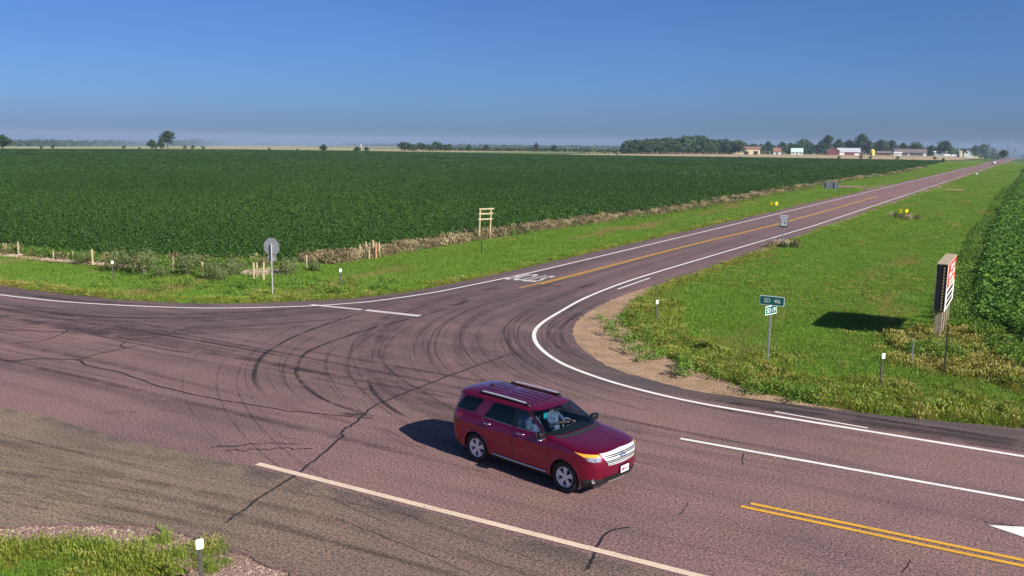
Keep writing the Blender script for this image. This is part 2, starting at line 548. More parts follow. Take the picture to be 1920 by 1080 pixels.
road_outline = [(260, 11.6), (260, 29.2)] + ne_r + [SK((-17.15, 400)), SK((-17.1, 950)), SK((-26.9, 950)), SK((-27.0, 400))] + nw_r + \
    [(-300, 27.9), (-300, 10.5), (-34.5, 10.5), (-33, 8.5), (-32.5, 4), (-32.5, -80), (-19.2, -80), (-19.2, 4)] + se_r
road = tag(poly_sheet('road', road_outline, 0.0, M['asphalt'], thick=.09), kind='structure')
tnorth = catmull([(-60, 14.55), (-40, 14.6), (-30, 14.7), (-25.69, 14.85), (-24.91, 14.96), (-23.41, 14.98), (-20.04, 14.88), (-18.28, 14.97), (-15.67, 15.14), (-13.3, 15.17)], 6)
shoulder_outline = [(255, 11.62), (255, 15.17)] + rough_edge(tnorth[::-1], .03, 5) + [(-290, 14.5), (-290, 10.52), (-34.5, 10.52), (-32.9, 8.4), (-32.4, 4), (-32.4, -78), (-19.3, -78), (-19.25, 4)] + \
    [(x - .02, y + .03) for x, y in rough_edge(se, .045, 3)]
tag(poly_sheet('old_shoulder', shoulder_outline, .004, M['old_asphalt']), kind='structure')

# gravel: the bare corner in the north-east, the verge by the near delineator, thin strips along the mat
GR_NE = [(-16.3, 67.2), (-16.75, 58.4), (-16.8, 53.9), (-16.9, 48.2), (-16.35, 43.3), (-15.3, 38.8), (-14.2, 36.6), (-11.79, 33.2), (-9.42, 30.8), (-7.14, 29.45), (-5.23, 28.75), (-3.55, 28.45)]
gne = rough_edge(catmull(GR_NE, 6), .17, 7)
tag(poly_sheet('gravel_corner', [(x + .3, y - .1) for x, y in ne if -17.7 < x < -3.3][::1] and
               [p for p in [(x - .25, y - .25) for x, y in ne] if -18 < p[0] < -3.4] + gne, -.035, M['gravel']), kind='structure')
GR_S = [(-30, 3.0), (-20.3, 6.5), (-18.4, 8.55), (-17.04, 9.45), (-16.09, 9.98), (-15.02, 10.38), (-14.07, 10.6), (-12.91, 10.62), (-12.24, 10.55), (-8, 10.4), (60, 10.4)]
gs = rough_edge(catmull(GR_S, 4)[:60], .09, 8)
tag(poly_sheet('gravel_verge', [(60, 11.9), (-10.88, 11.8), (-14, 11.95), (-15.3, 11.7), (-16.4, 11.1), (-17.6, 10.3), (-19.4, 8), (-24, 5)] + gs[6:], -.03, M['red_gravel']), kind='structure')
def strip(name, line, w, seed):
    P = np.array(rough_edge(line, .02, seed)); Q = np.array(rough_edge(line, .10, seed + 1))
    n_ = np.gradient(P, axis=0); n_ /= np.linalg.norm(n_, axis=1)[:, None]
    nr = np.stack([n_[:, 1], -n_[:, 0]], 1)
    pts = [tuple(p) for p in P - nr * .2] + [tuple(p) for p in (Q + nr * w)][::-1]
    return tag(poly_sheet(name, pts, -.045, M['gravel']), kind='structure')
strip('gravel_strip', [SK((-26.95, 400))] + nw[::3] + [(-120, 27.9)], -.55, 21)
strip('gravel_strip', [(-3.4, 28.15), (-2.02, 28.3), (1.06, 29.0), (60, 29.2)], -.4, 31)
strip('gravel_strip', [SK((-17.15, 66)), SK((-17.15, 400))], .45, 41)
tag(poly_sheet('field_approach', rough_edge([(-23.2, 183), (-27, 190), (-31, 191.5), (-36.5, 192), (-36.5, 199), (-31, 200), (-26, 204), (-22.2, 216)], .2, 51), -.02, M['red_gravel']), kind='structure')
tag(poly_sheet('field_approach', rough_edge([(-13.8, 184), (-11, 194), (-7.6, 196.5), (-7.6, 201), (-11, 205), (-13.1, 214)], .2, 52), -.02, M['gravel']), kind='structure')

# ------------------------------------------------------------------ painted markings (parts of the road)
ZP = .014
def line(name, pts, w, mat, z=ZP): return ribbon(name, pts, w, z, mat, road)
def dense(a, b, step=2.0):
    k = max(2, int(np.hypot(b[0] - a[0], b[1] - a[1]) / step))
    return [(lerp(a[0], b[0], i / k), lerp(a[1], b[1], i / k)) for i in range(k + 1)]
CORNER = [(-18.3, 95), (-18.75, 75), (-19.1, 60), (-19.25, 51), (-19.15, 46), (-18.9, 41.7), (-18.45, 38.5), (-17.85, 35), (-17.1, 32.75), (-15.79, 30.65), (-13.91, 28.76), (-11.87, 27.55), (-10.01, 26.85), (-8.02, 26.42), (-5.54, 26.3), (-2, 26.25), (1.2, 26.2)]
WEST = [(-140, 25.6), (-70, 25.8), (-48, 25.9), (-44.47, 26.08), (-42.15, 26.31), (-40.06, 26.62), (-36.99, 27.5), (-33.9, 28.75), (-31.54, 30.28), (-29.34, 32.32), (-28.32, 33.7), (-27.5, 35.3), (-26.6, 38.5), (-26.15, 42.1), (-25.72, 47.5), (-25.65, 53), (-25.5, 81.6)]
cc, wc = catmull([SK(p_) for p_ in CORNER], 8), catmull([SK(p_) for p_ in WEST], 8)
line('edge_line', cc, .17, M['white_paint'])
line('edge_line', [SK(p_) for p_ in dense((-18.3, 95), (-18.1, 948), 20)], .17, M['white_paint'])
line('edge_line', dense((1.2, 26.2), (120, 26.2)), .15, M['white_paint'])
line('edge_line', wc, .15, M['white_paint'])
line('edge_line', [SK(p_) for p_ in dense((-25.5, 81.6), (-25.5, 948), 20)], .16, M['white_paint'])
line('old_edge_line', dense((-18.55, 50.6), (-18.58, 45.6), .5), .12, M['white_paint'])
line('old_edge_line', dense((-5.6, 26.75), (-2.9, 26.55), .5), .09, M['white_paint'])
line('lane_line', dense((-7.28, 22.80), (80, 22.72)), .15, M['white_paint'])
line('shoulder_line', dense((-15.78, 15.36), (80, 15.25)), .19, M['cream_paint'])
line('centre_line', dense((-4.6, 19.02), (80, 18.9)), .13, M['yellow_paint'])
line('centre_line', dense((-4.45, 19.30), (80, 19.18)), .13, M['yellow_paint'])
YEL = catmull([(-23.25, 42.8), (-22.95, 48), (-22.6, 58), (-22.1, 70), (-21.3, 84), (-20.65, 96), (-19.9, 122), (-19.03, 160)], 6)
line('centre_line', [(x - .12, y) for x, y in YEL], .12, M['yellow_paint'])
line('centre_line', [(x + .12, y) for x, y in YEL if y > 44.5], .12, M['yellow_paint'])
for k in range(30):
    line('centre_dash', [SK(p_) for p_ in dense((-21.8, 172 + k * 12.2), (-21.8, 175.5 + k * 12.2))], .16, M['yellow_paint'])
line('stop_bar', dense((-29.5, 32.62), (-26.6, 32.95), .3), .26, M['worn_paint'], .0135)
line('stop_bar', dense((-26.35, 32.98), (-23.35, 33.2), .3), .36, M['worn_paint'], .0135)
def text_mesh(body, size, width=None, height=None, extrude=0.0, shear=0.0, bold=0.0):
    cu = bpy.data.curves.new('lettering', 'FONT')
    cu.body = body; cu.size = size; cu.align_x = 'CENTER'; cu.align_y = 'CENTER'; cu.extrude = extrude; cu.shear = shear; cu.offset = bold
    cu.resolution_u = 3
    ob = bpy.data.objects.new('lettering', cu)
    COL.objects.link(ob)
    bpy.context.view_layer.update()
    me = bpy.data.meshes.new_from_object(ob.evaluated_get(bpy.context.evaluated_depsgraph_get()))
    bpy.data.objects.remove(ob); bpy.data.curves.remove(cu)
    v = np.zeros(len(me.vertices) * 3); me.vertices.foreach_get('co', v); v = v.reshape(-1, 3)
    mn, mx = v.min(0), v.max(0)
    v -= (mn + mx) / 2
    if width: v[:, 0] *= width / (mx - mn)[0]
    if height: v[:, 1] *= height / (mx - mn)[1]
    me.vertices.foreach_set('co', v.ravel()); me.update()
    return me
st = link('stop_lettering', text_mesh('STOP', 1, 2.2, 2.9, bold=.022), road, M['worn_paint'])
st.location = (-24.72, 46.6, ZP); st.rotation_euler = (0, 0, math.pi)   # reads towards the driver coming from the north
# left-turn arrow, its head just inside the frame
a_v = [(.30, 20.80), (1.55, 21.35), (1.55, 20.92), (4.2, 20.92), (4.2, 20.66), (1.55, 20.66), (1.55, 20.25)]
a_m = bpy.data.meshes.new('turn_arrow'); a_m.from_pydata([(x, y, ZP) for x, y in a_v], [], [(0, 6, 5, 2, 1), (5, 4, 3, 2)]); a_m.update()
link('turn_arrow', a_m, road, M['white_paint'])

# ------------------------------------------------------------------ tarred cracks (parts of the road)
def crack(pts, w=.07, seed=0, sub=5, z=.012, jit=.03):
    r_ = np.random.default_rng(seed)
    P = np.array(catmull(pts, sub)); P += r_.normal(0, jit, P.shape)
    ww = w * np.clip(1 + .45 * np.cumsum(r_.normal(0, .35, len(P))) / 3, .55, 1.8)
    ww[0] *= .3; ww[-1] *= .3
    return ribbon('crack_seal', [tuple(p) for p in P], ww, z, M['tar'], road)
crack([(-46, 17.2), (-38, 17.7), (-31.35, 18.19), (-30.54, 18.89), (-29.04, 19.66), (-28.17, 19.37), (-26.06, 19.3), (-23.61, 18.84), (-21.12, 18.81), (-19.03, 18.98), (-17.2, 19.3), (-15.6, 19.85)], .11, 1)
crack([(-16.12, 29.05), (-16.35, 25.59), (-16.39, 23.36), (-16.39, 21.89), (-16.32, 20.72), (-15.84, 19.36), (-15.7, 18.59), (-15.32, 18.02), (-14.83, 16.61), (-14.46, 15.32), (-14.1, 13.65), (-13.85, 12.48)], .085, 2)
crack([(-29.0, 19.66), (-29.23, 21.0), (-29.12, 22.3)], .08, 3)
crack([(-29.1, 21.7), (-29.9, 22.17), (-30.25, 22.98), (-29.85, 23.94), (-30.0, 25.2), (-30.07, 26.36)], .07, 4)
crack([(-34, 22.7), (-33.4, 21.9), (-33.0, 20.9), (-33.6, 19.8)], .09, 5)
crack([(-32.68, 22.61), (-30.11, 22.50), (-28.10, 22.46), (-26.50, 22.54)], .07, 6)
crack([(-36.38, 21.22), (-33.81, 22.37), (-31.35, 23.84), (-28.92, 25.91), (-27.66, 27.12)], .07, 7)
crack([(-6.28, 16.72), (-6.52, 16.51), (-6.65, 16.10), (-6.53, 15.35), (-6.40, 14.82), (-6.35, 14.42)], .055, 8, jit=.012)
crack([(-11.97, 13.86), (-10.83, 13.69), (-9.47, 13.48), (-8.09, 13.24)], .018, 9, jit=.01)
crack([(-5.45, 22.56), (-5.36, 22.06), (-5.23, 21.69)], .025, 10, jit=.01)
crack([(-1.10, 17.47), (-1.04, 17.83), (-1.00, 18.17)], .03, 11, jit=.015)
crack([(0.22, 20.96), (0.34, 20.97), (0.68, 21.04), (1.03, 21.09)], .035, 12, jit=.012)
crack([(-17.74, 15.64), (-17.27, 16.02), (-16.67, 16.59), (-15.89, 16.97)], .055, 13, sub=9, jit=.05)
crack([(-17.11, 15.69), (-16.58, 16.11), (-16.02, 16.50), (-15.33, 16.87)], .055, 14, sub=9, jit=.05)
crack([(-22.61, 15.95), (-22.33, 16.37), (-21.83, 16.62)], .03, 15, jit=.03)
crack([(-5.72, 18.70), (-5.64, 18.23), (-5.64, 17.79)], .02, 16, jit=.01)

# ------------------------------------------------------------------ tyre marks (parts of the road)
MARK_Z = [.0055]
def mark(pts, w, m='rubber', sub=6):
    MARK_Z[0] += .00004
    return ribbon('tyre_mark', catmull(pts, sub), w, MARK_Z[0], M[m], road)
mark([(-26.4, 36), (-26.22, 33.37), (-25.82, 29.81), (-25.16, 26.72), (-23.96, 23.85), (-22.52, 21.96), (-21.22, 20.72), (-19.3, 19.4)], .22, 'skid')
mark([(-23.4, 37), (-23.31, 33.67), (-23.53, 29.93), (-23.22, 26.46), (-22.7, 24.65), (-21.54, 23.02), (-20.5, 21.97), (-18.39, 20.65), (-16.19, 20.04), (-13.9, 19.9)], .19, 'skid')
mark([(-18.73, 23.49), (-17.34, 22.02), (-15.54, 20.75), (-14.61, 20.41)], .2, 'skid')
mark([(-22.44, 22.45), (-21.09, 21.20), (-19.38, 20.03), (-18.42, 19.48)], .1)
mark([(-23.71, 29.42), (-22.03, 26.66), (-19.77, 24.14), (-17.53, 22.27), (-15.27, 20.92)], .1)
mark([(-24.23, 28.82), (-22.47, 25.84), (-20.69, 23.55), (-18.21, 21.47)], .1)
NAMES = [(-17.2, 31.4), (-18.3, 33.5), (-18.9, 36.5), (-19.2, 41), (-19.4, 48), (-20.2, 62), (-20.3, 90)]
base_r = [(0.0, 25.5), (-5, 25.6), (-9, 26.0), (-12.2, 26.8), (-14.6, 28.3), (-16.6, 30.6), (-18.2, 33.6), (-19.0, 37), (-19.4, 42), (-19.9, 52), (-20.0, 80)]
base_l = [(-60, 23), (-44, 23.6), (-38, 24.6), (-34, 26), (-31, 28.2), (-29, 30.8), (-27.4, 34.5), (-26.3, 40), (-25, 50), (-24.5, 80)]
base_t = [(-26, 44), (-25.2, 36), (-24, 29.5), (-21.5, 24.5), (-17.5, 21), (-12, 18.4), (-5, 17.6), (4, 17.3)]
rr = np.random.default_rng(77)
def family(base, n, lo, hi, wlo, whi, bias=1.0, shrink=.45, m='rubber'):
    B = np.array(catmull(base, 5))
    d = np.gradient(B, axis=0); d /= np.linalg.norm(d, axis=1)[:, None]
    nm = np.stack([d[:, 1], -d[:, 0]], 1)
    for i in range(n):
        off = lo + (hi - lo) * rr.random() ** bias
        a = rr.random() * shrink; b_ = 1 - rr.random() * shrink
        k0, k1 = int(a * (len(B) - 8)), int(b_ * len(B))
        seg = B[k0:max(k1, k0 + 7)] + nm[k0:max(k1, k0 + 7)] * (off + .5 * np.sin(np.linspace(0, 2.2, max(k1, k0 + 7) - k0) + rr.random() * 6)[:len(B[k0:max(k1, k0 + 7)]), None])
        mark([tuple(p) for p in seg[::2]], wlo + (whi - wlo) * rr.random() ** 2, m, sub=3)
family(base_r, 44, -5.2, .6, .05, .17, .8)
family(base_r, 16, -6.0, .2, .4, 1.1, 1, m='broad')
family(base_l, 10, -1.5, 3.5, .4, 1.2, 1, m='broad')
family([(-48, 20.5), (-36, 21), (-26, 21.5), (-14, 20.6), (-2, 20)], 14, -3.5, 4.0, .4, 1.2, m='broad')
family(base_l, 20, -1.2, 3.2, .10, .4, 1)
family(base_t, 16, -3.5, 4.5, .05, .16)
family([(-60, 21.5), (-40, 22), (-25, 22), (-10, 21.4), (5, 21)], 26, -3.0, 3.5, .1, .5)
family([(-60, 26.9), (-46, 27.1), (-40, 27.6), (-36, 28.6), (-33.4, 30), (-31, 31.9)], 8, -.3, .5, .2, .5)
family([(-9, 27.0), (-5, 27.0), (-1, 27.3), (8, 27.6)], 10, -.6, .6, .25, .6, shrink=.2)
family([(-17.9, 43), (-17.8, 39), (-17.0, 34.5), (-15.3, 31.2), (-12.6, 28.9), (-10, 27.5)], 10, -.25, .5, .1, .35, shrink=.2)
family([(-60, 13), (-34, 12.6), (-26, 12.2), (-18, 12.6), (-11, 13.4), (2, 13.6)], 24, -1.7, 1.6, .08, .4, m='scuff')
family([(-29.5, 2), (-27, 8), (-22.5, 11.5), (-16, 13.2), (-8, 13.7), (4, 13.8)], 22, -1.2, 2.5, .08, .35, m='scuff')
for pts, w in (([(-24.64, 40.99), (-24.52, 41.93), (-24.03, 42.27)], .5), ([(-20.61, 44.79), (-20.53, 46.45), (-20.52, 47.17)], .35), ([(-22.50, 44.19), (-22.08, 44.70), (-21.37, 44.28)], .4), ([(-16.73, 19.71), (-16.30, 19.79), (-16.03, 20.08)], .3), ([(-23.76, 38.18), (-23.48, 36.72), (-23.68, 36.06)], .5)):
    mark(pts, w, 'stain')

# ------------------------------------------------------------------ far ground covers
tag(poly_sheet('stubble_field', [(-274.91, 552.10), (-233.44, 557.35), (-197.60, 562.12), (-159.86, 579.28), (-121.28, 606.72), (-78.33, 631.94), (-43.93, 621.83), (-32.16, 729.85), (-23.72, 859.89), (-56.29, 1042.96), (-97.44, 1041.67), (-143.48, 986.82), (-195.47, 976.34), (-234.79, 909.48), (-279.65, 874.99), (-300.02, 779.65), (-304.03, 669.41)], .35, M['stubble'], follow=True), kind='structure')
tag(poly_sheet('grain_field', [(-535.64, 321.35), (-532.83, 361.39), (-574.11, 469.49), (-587.08, 557.80), (-492.47, 586.20), (-456.26, 583.13), (-812.88, 1039.00), (-1408.29, 1600.57), (-2142.21, 2223.73), (-2517.35, 2392.42), (-1572.94, 1286.65), (-1243.08, 869.79), (-1337.34, 802.64)], .35, M['grain'], follow=True), kind='structure')

# ------------------------------------------------------------------ scattered vegetation (uncountable: grass, crop, weeds, pebbles)
KEEP_OUT = [(260, 11.6), (260, 29.2)] + ne + [SK((-17.15, 950)), SK((-26.9, 950))] + nw + [(-300, 27.9), (-300, 10.5), (-33, 8.5), (-32.5, -80), (-19.2, -80)] + se
def in_poly(x, y, poly):
    P = np.array(poly, float)
    inside = np.zeros(x.shape, bool)
    x0, y0 = P[:, 0], P[:, 1]
    x1, y1 = np.roll(x0, -1), np.roll(y0, -1)
    for a, b, c, d in zip(x0, y0, x1, y1):
        if b == d: continue
        cr = ((b > y) != (d > y)) & (x < (c - a) * (y - b) / (d - b) + a)
        inside ^= cr
    return inside
def in_view(x, y, z=0.0, mx=.34, my=.30):
    dx, dy, dz = x, y, z - CAM_H
    w = dx * FW[0] + dy * FW[1] + dz * FW[2]
    u = (dx * RT[0] + dy * RT[1] + dz * RT[2]) / np.maximum(w, .1) * FPX
    v = (dx * UP[0] + dy * UP[1] + dz * UP[2]) / np.maximum(w, .1) * FPX
    return (w > 1) & (np.abs(u) < 960 * (1 + mx)) & (np.abs(v) < 540 * (1 + my))
def jgrid(x0, x1, y0, y1, s):
    gx_, gy_ = np.meshgrid(np.arange(x0, x1, s), np.arange(y0, y1, s))
    return (gx_ + rng.uniform(-.5, .5, gx_.shape) * s).ravel(), (gy_ + rng.uniform(-.5, .5, gx_.shape) * s).ravel()
def rings(poly, levels):
    """levels: (rmin, rmax, spacing, scale) -> x, y, scale"""
    P = np.array(poly)
    X, Y, S = [], [], []
    for r0, r1, s, sc in levels:
        x0, x1 = max(P[:, 0].min(), -r1), min(P[:, 0].max(), r1)
        y0, y1 = max(P[:, 1].min(), -r1), min(P[:, 1].max(), r1)
        if x1 <= x0 or y1 <= y0: continue
        x, y = jgrid(x0, x1, y0, y1, s)
        r = np.hypot(x, y)
        k = (r >= r0) & (r < r1)
        x, y = x[k], y[k]
        k = in_view(x, y)
        x, y = x[k], y[k]
        k = in_poly(x, y, poly)
        X.append(x[k]); Y.append(y[k]); S.append(np.full(k.sum(), sc))
    return np.concatenate(X), np.concatenate(Y), np.concatenate(S)
def scatter(name, x, y, z, sxy, sz, protos, label, cat):
    if name in ('mown_grass', 'fringe_grass', 'rank_grass', 'green_weeds', 'dry_weeds', 'near_grass'):
        k = ~in_poly(x, y, KEEP_OUT)
        x, y, z, sxy, sz = x[k], y[k], z[k], sxy[k], sz[k]
    n = len(x)
    me = bpy.data.meshes.new(name)
    me.vertices.add(n)
    me.vertices.foreach_set('co', np.stack([x, y, z], 1).ravel())
    a = me.attributes.new('rot', 'FLOAT_VECTOR', 'POINT')
    a.data.foreach_set('vector', np.stack([rng.normal(0, .06, n), rng.normal(0, .06, n), rng.uniform(0, 6.283, n)], 1).ravel())
    a = me.attributes.new('scl', 'FLOAT_VECTOR', 'POINT')
    a.data.foreach_set('vector', np.stack([sxy, sxy, sz], 1).ravel())
    a = me.attributes.new('idx', 'INT', 'POINT')
    a.data.foreach_set('value', rng.integers(0, len(protos), n).astype(np.int32))
    o = link(name, me)
    ng = bpy.data.node_groups.new(name, 'GeometryNodeTree')
    ng.interface.new_socket('Geometry', in_out='INPUT', socket_type='NodeSocketGeometry')
    ng.interface.new_socket('Geometry', in_out='OUTPUT', socket_type='NodeSocketGeometry')
    gi, go = ng.nodes.new('NodeGroupInput'), ng.nodes.new('NodeGroupOutput')
    iop = ng.nodes.new('GeometryNodeInstanceOnPoints')
    jn = ng.nodes.new('GeometryNodeJoinGeometry')
    for p in protos:
        oi = ng.nodes.new('GeometryNodeObjectInfo')
        oi.inputs['Object'].default_value = p
        oi.inputs['As Instance'].default_value = True
        ng.links.new(oi.outputs['Geometry'], jn.inputs[0])
    def attr(nm, t):
        q_ = ng.nodes.new('GeometryNodeInputNamedAttribute'); q_.data_type = t
        q_.inputs['Name'].default_value = nm
        return q_.outputs['Attribute']
    e2r = ng.nodes.new('FunctionNodeEulerToRotation')
    ng.links.new(attr('rot', 'FLOAT_VECTOR'), e2r.inputs[0])
    ng.links.new(gi.outputs[0], iop.inputs['Points'])
    ng.links.new(jn.outputs[0], iop.inputs['Instance'])
    iop.inputs['Pick Instance'].default_value = True
    ng.links.new(attr('idx', 'INT'), iop.inputs['Instance Index'])
    ng.links.new(e2r.outputs[0], iop.inputs['Rotation'])
    ng.links.new(attr('scl', 'FLOAT_VECTOR'), iop.inputs['Scale'])
    ng.links.new(iop.outputs[0], go.inputs[0])
    md = o.modifiers.new('scatter', 'NODES')
    md.node_group = ng
    return tag(o, label, cat, kind='stuff')
def proto(name, vs, fs, mat):
    me = bpy.data.meshes.new(name)
    me.from_pydata(vs, [], fs); me.update()
    me.materials.append(mat)
    return bpy.data.objects.new(name, me)          # source shape only, placed by the scatter
def blades(seed, n, rad, h0, h1, w, lean, mat, name, seedhead=0):
    r_ = np.random.default_rng(seed)
    vs, fs = [], []
    for i in range(n):
        a, d = r_.uniform(0, 6.283), rad * math.sqrt(r_.random())
        bx, by = d * math.cos(a), d * math.sin(a)
        h = r_.uniform(h0, h1)
        la, l = r_.uniform(0, 6.283), abs(r_.normal(0, lean)) * h
        wa = r_.uniform(0, 3.1416); wx, wy = math.cos(wa) * w / 2, math.sin(wa) * w / 2
        mx_, my_ = bx + math.cos(la) * l * .35, by + math.sin(la) * l * .35
        tx, ty = bx + math.cos(la) * l, by + math.sin(la) * l
        k = len(vs)
        vs += [(bx - wx, by - wy, 0), (bx + wx, by + wy, 0), (mx_ + wx * .8, my_ + wy * .8, h * .6), (mx_ - wx * .8, my_ - wy * .8, h * .6), (tx, ty, h * (1 - .25 * l / max(h, .01)))]
        fs += [(k, k + 1, k + 2, k + 3), (k + 3, k + 2, k + 4)]
        if seedhead and r_.random() < seedhead:
            k = len(vs); s = w * 2.2
            vs += [(tx - s, ty, h * .85), (tx, ty - s, h), (tx + s, ty, h * .9), (tx, ty + s, h * 1.12)]
            fs += [(k, k + 1, k + 2, k + 3)]
    return proto(name, vs, fs, mat)
def leaves(seed, n, rad, h0, h1, size, mat, name, flat=.55, dome=True):
    r_ = np.random.default_rng(seed)
    vs, fs = [], []
    for i in range(n):
        a, d = r_.uniform(0, 6.283), math.sqrt(r_.random())
        top = h1 * (1 - .35 * d * d) if dome else h1
        z = h0 + (top - h0) * r_.random() ** .55
        c = np.array([rad * d * math.cos(a), rad * d * math.sin(a), z])
        nrm = np.array([math.cos(a) * .5 * d, math.sin(a) * .5 * d, flat]) + r_.normal(0, .38, 3)
        nrm /= np.linalg.norm(nrm)
        t = np.cross(nrm, r_.normal(0, 1, 3)); t /= np.linalg.norm(t); b_ = np.cross(nrm, t)
        s = size * r_.uniform(.65, 1.25)
        k = len(vs)
        vs += [tuple(c - t * s * .6), tuple(c + b_ * s * .42 + nrm * s * .06), tuple(c + t * s * .65 - nrm * s * .08), tuple(c - b_ * s * .42 + nrm * s * .06)]
        fs += [(k, k + 1, k + 2, k + 3)]
    return proto(name, vs, fs, mat)
M['turf'] = leafy('mown_grass', ((.115, .24, .024), (.25, .40, .06), (.175, .28, .034)), .45, .22, ((.33, .27, .10), .26, .52, .72))
M['verge'] = leafy('verge_grass', ((.16, .26, .025), (.27, .36, .05), (.26, .29, .04)), .45, .5)
M['yellow_grass'] = leafy('yellowing_grass', ((.28, .26, .04), (.38, .32, .09), (.20, .26, .03)), .4, .4)
M['dry'] = leafy('dry_weeds', ((.26, .19, .09), (.33, .25, .14), (.15, .12, .06)), .15, .35)
M['soy'] = leafy('soybean_leaf', ((.015, .052, .009), (.066, .140, .022), (.027, .074, .011)), .25, .018)
M['crop_e'] = leafy('broad_crop_leaf', ((.026, .10, .016), (.17, .31, .04), (.05, .14, .02)), .3, .25)
M['weed'] = leafy('weed_leaf', ((.12, .22, .025), (.18, .29, .04), (.075, .15, .02)), .3, .3)
M['sage'] = leafy('grey_green_leaf', ((.12, .17, .045), (.19, .22, .085), (.085, .13, .035)), .25, .5)
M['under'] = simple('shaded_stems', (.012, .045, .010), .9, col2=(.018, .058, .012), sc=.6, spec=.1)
turf = [blades(s, 190, .62, .06, .17, .020, .7, M['turf'], 'turf_tuft') for s in (1, 2, 3)]
tall = [blades(s, 70, .30, .22, .55, .020, .45, M['verge'], 'tall_tuft', .12) for s in (4, 5)] + [blades(6, 60, .28, .25, .6, .018, .4, M['yellow_grass'], 'yellow_tuft', .3)]
yel = [blades(s, 70, .33, .18, .5, .020, .5, M['yellow_grass'], 'yellow_tuft', .3) for s in (7, 8)]
dry = [blades(s, 60, .35, .35, .85, .022, .3, M['dry'], 'dry_tuft', .6) for s in (9, 10)] + [leaves(11, 60, .35, .1, .7, .12, M['sage'], 'sage_tuft', .3)]
soy = [leaves(s, 120, .46, .25, .84, .115, M['soy'], 'soy_plant') for s in (12, 13, 14)]
soyfar = [leaves(s, 110, .55, .45, .84, .15, M['soy'], 'soy_clump') for s in (15, 16)]
crop = [leaves(s, 110, .45, .2, 1.0, .16, M['crop_e'], 'crop_plant', .45) for s in (17, 18)]
weed = [leaves(s, 110, .36, .05, .55, .075, M['weed'], 'weed_clump', .4) for s in (19, 20)]

FIELD_W = [(-41.0, 43.5), (-43.5, 40.2), (-50, 38.2), (-59, 37.4), (-75, 37.0), (-330, 36.5), (-470, 200), (-511, 307), (-470, 400), (-436, 519), (-350, 530), (-262, 543), (-190, 585), (-125, 620), (-39, 640), (-37, 596), (-34.5, 410), (-33.5, 322), (-36, 255), (-37.4, 194), (-36.6, 120), (-37.8, 100), (-39.4, 80), (-40.2, 66), (-40.0, 55)]
FIELD_E = [(-.6, 46.6), (1.0, 43.2), (2.2, 39), (4, 36.5), (30, 36), (80, 60), (80, 640), (11.7, 640), (1.8, 230), (-.6, 112), (-.9, 60)]
def dice(poly, step=12):
    out = []
    for a, b in zip(poly, poly[1:] + poly[:1]):
        k = max(1, int(np.hypot(a[0] - b[0], a[1] - b[1]) / step))
        out += [(lerp(a[0], b[0], i / k), lerp(a[1], b[1], i / k)) for i in range(k)]
    return out
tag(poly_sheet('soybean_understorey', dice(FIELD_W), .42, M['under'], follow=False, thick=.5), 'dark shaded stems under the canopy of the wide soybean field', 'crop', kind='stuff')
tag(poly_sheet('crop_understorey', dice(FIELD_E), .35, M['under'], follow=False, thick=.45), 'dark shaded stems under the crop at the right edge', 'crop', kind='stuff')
x, y, s = rings(FIELD_W, [(0, 90, .46, 1.0), (90, 140, .58, 1.15), (140, 220, .85, 1.5), ])
n_ = len(x)
x2, y2, s2 = rings(FIELD_W, [(220, 330, 1.5, 2.2), (330, 700, 3.0, 4.2)])
row = lambda q: q
hs = (1 + .12 * np.sin(x * .11 + 2 * np.sin(y * .05)) * np.sin(y * .09)) * np.where(np.sin(x * .9 + 3 * np.sin(y * .31)) * np.sin(y * .77 + x * .2) > .93, .62, 1.0) * (1 + .05 * np.sin(y * 8.27))
scatter('soybean_field', x, y, terrain(x, y) * 0, s * rng.uniform(.8, 1.25, n_), hs * rng.uniform(.78, 1.12, n_), soy, 'wide dark green soybean field spreading back to the far trees', 'crop')
scatter('far_soybeans', x2, y2, terrain(x2, y2) * 0, s2 * rng.uniform(.8, 1.2, len(x2)), rng.uniform(.85, 1.06, len(x2)), soyfar, 'far half of the soybean field, hazy blue green', 'crop')
x, y, s = rings(FIELD_E, [(0, 80, .42, 1.0), (80, 150, .6, 1.3), (150, 330, 1.3, 2.2), (330, 640, 3.0, 4.5)])
scatter('crop_field', x, y, x * 0 - .05, s * rng.uniform(.8, 1.25, len(x)), rng.uniform(.55, .95, len(x)), crop, 'tall dark green broadleaf crop filling the right edge', 'crop')

# mown grass of the verges
G_NE = [(p[0] + .05, p[1]) for p in GR_NE[::-1]] + [SK((-16.7, 120)), SK((-16.6, 640)), (11.4, 640), (1.6, 230), (-.9, 112), (-1.2, 60), (-.9, 46.4), (.8, 43), (2, 38.8), (4, 36), (9, 35), (9, 29.9), (1.06, 29.35), (-2, 28.7)]
G_NW = [SK((-27.5, 640))] + [SK((x_ - .45, y_ + .35)) for x_, y_ in NW_EDGE] + [(-75, 28.4), (-75, 37.4), (-59, 37.6), (-50, 38.4), (-43.5, 40.4), (-41.1, 43.6), (-40.1, 55), (-40.3, 66), (-39.5, 80), (-37.9, 100), (-36.7, 120), (-37.5, 194), (-36.1, 255), (-33.6, 322), (-34.6, 410), (-37, 596), (-39, 640)]
G_S = [(p[0], p[1] - .40) for p in GR_S] + [(60, 0), (-30, 0)]
def sink(x, y): return terrain(x, y) - .085
X, Y, S = [], [], []
for poly in (G_NE, G_NW, G_S):
    x, y, s = rings(poly, [(0, 26, .22, .6), (26, 50, .30, .85), (50, 90, .42, 1.15), (90, 170, .75, 1.8), (170, 330, 1.5, 3.0), (330, 600, 3.2, 6.0)])
    X.append(x); Y.append(y); S.append(s)
x, y, s = np.concatenate(X), np.concatenate(Y), np.concatenate(S)
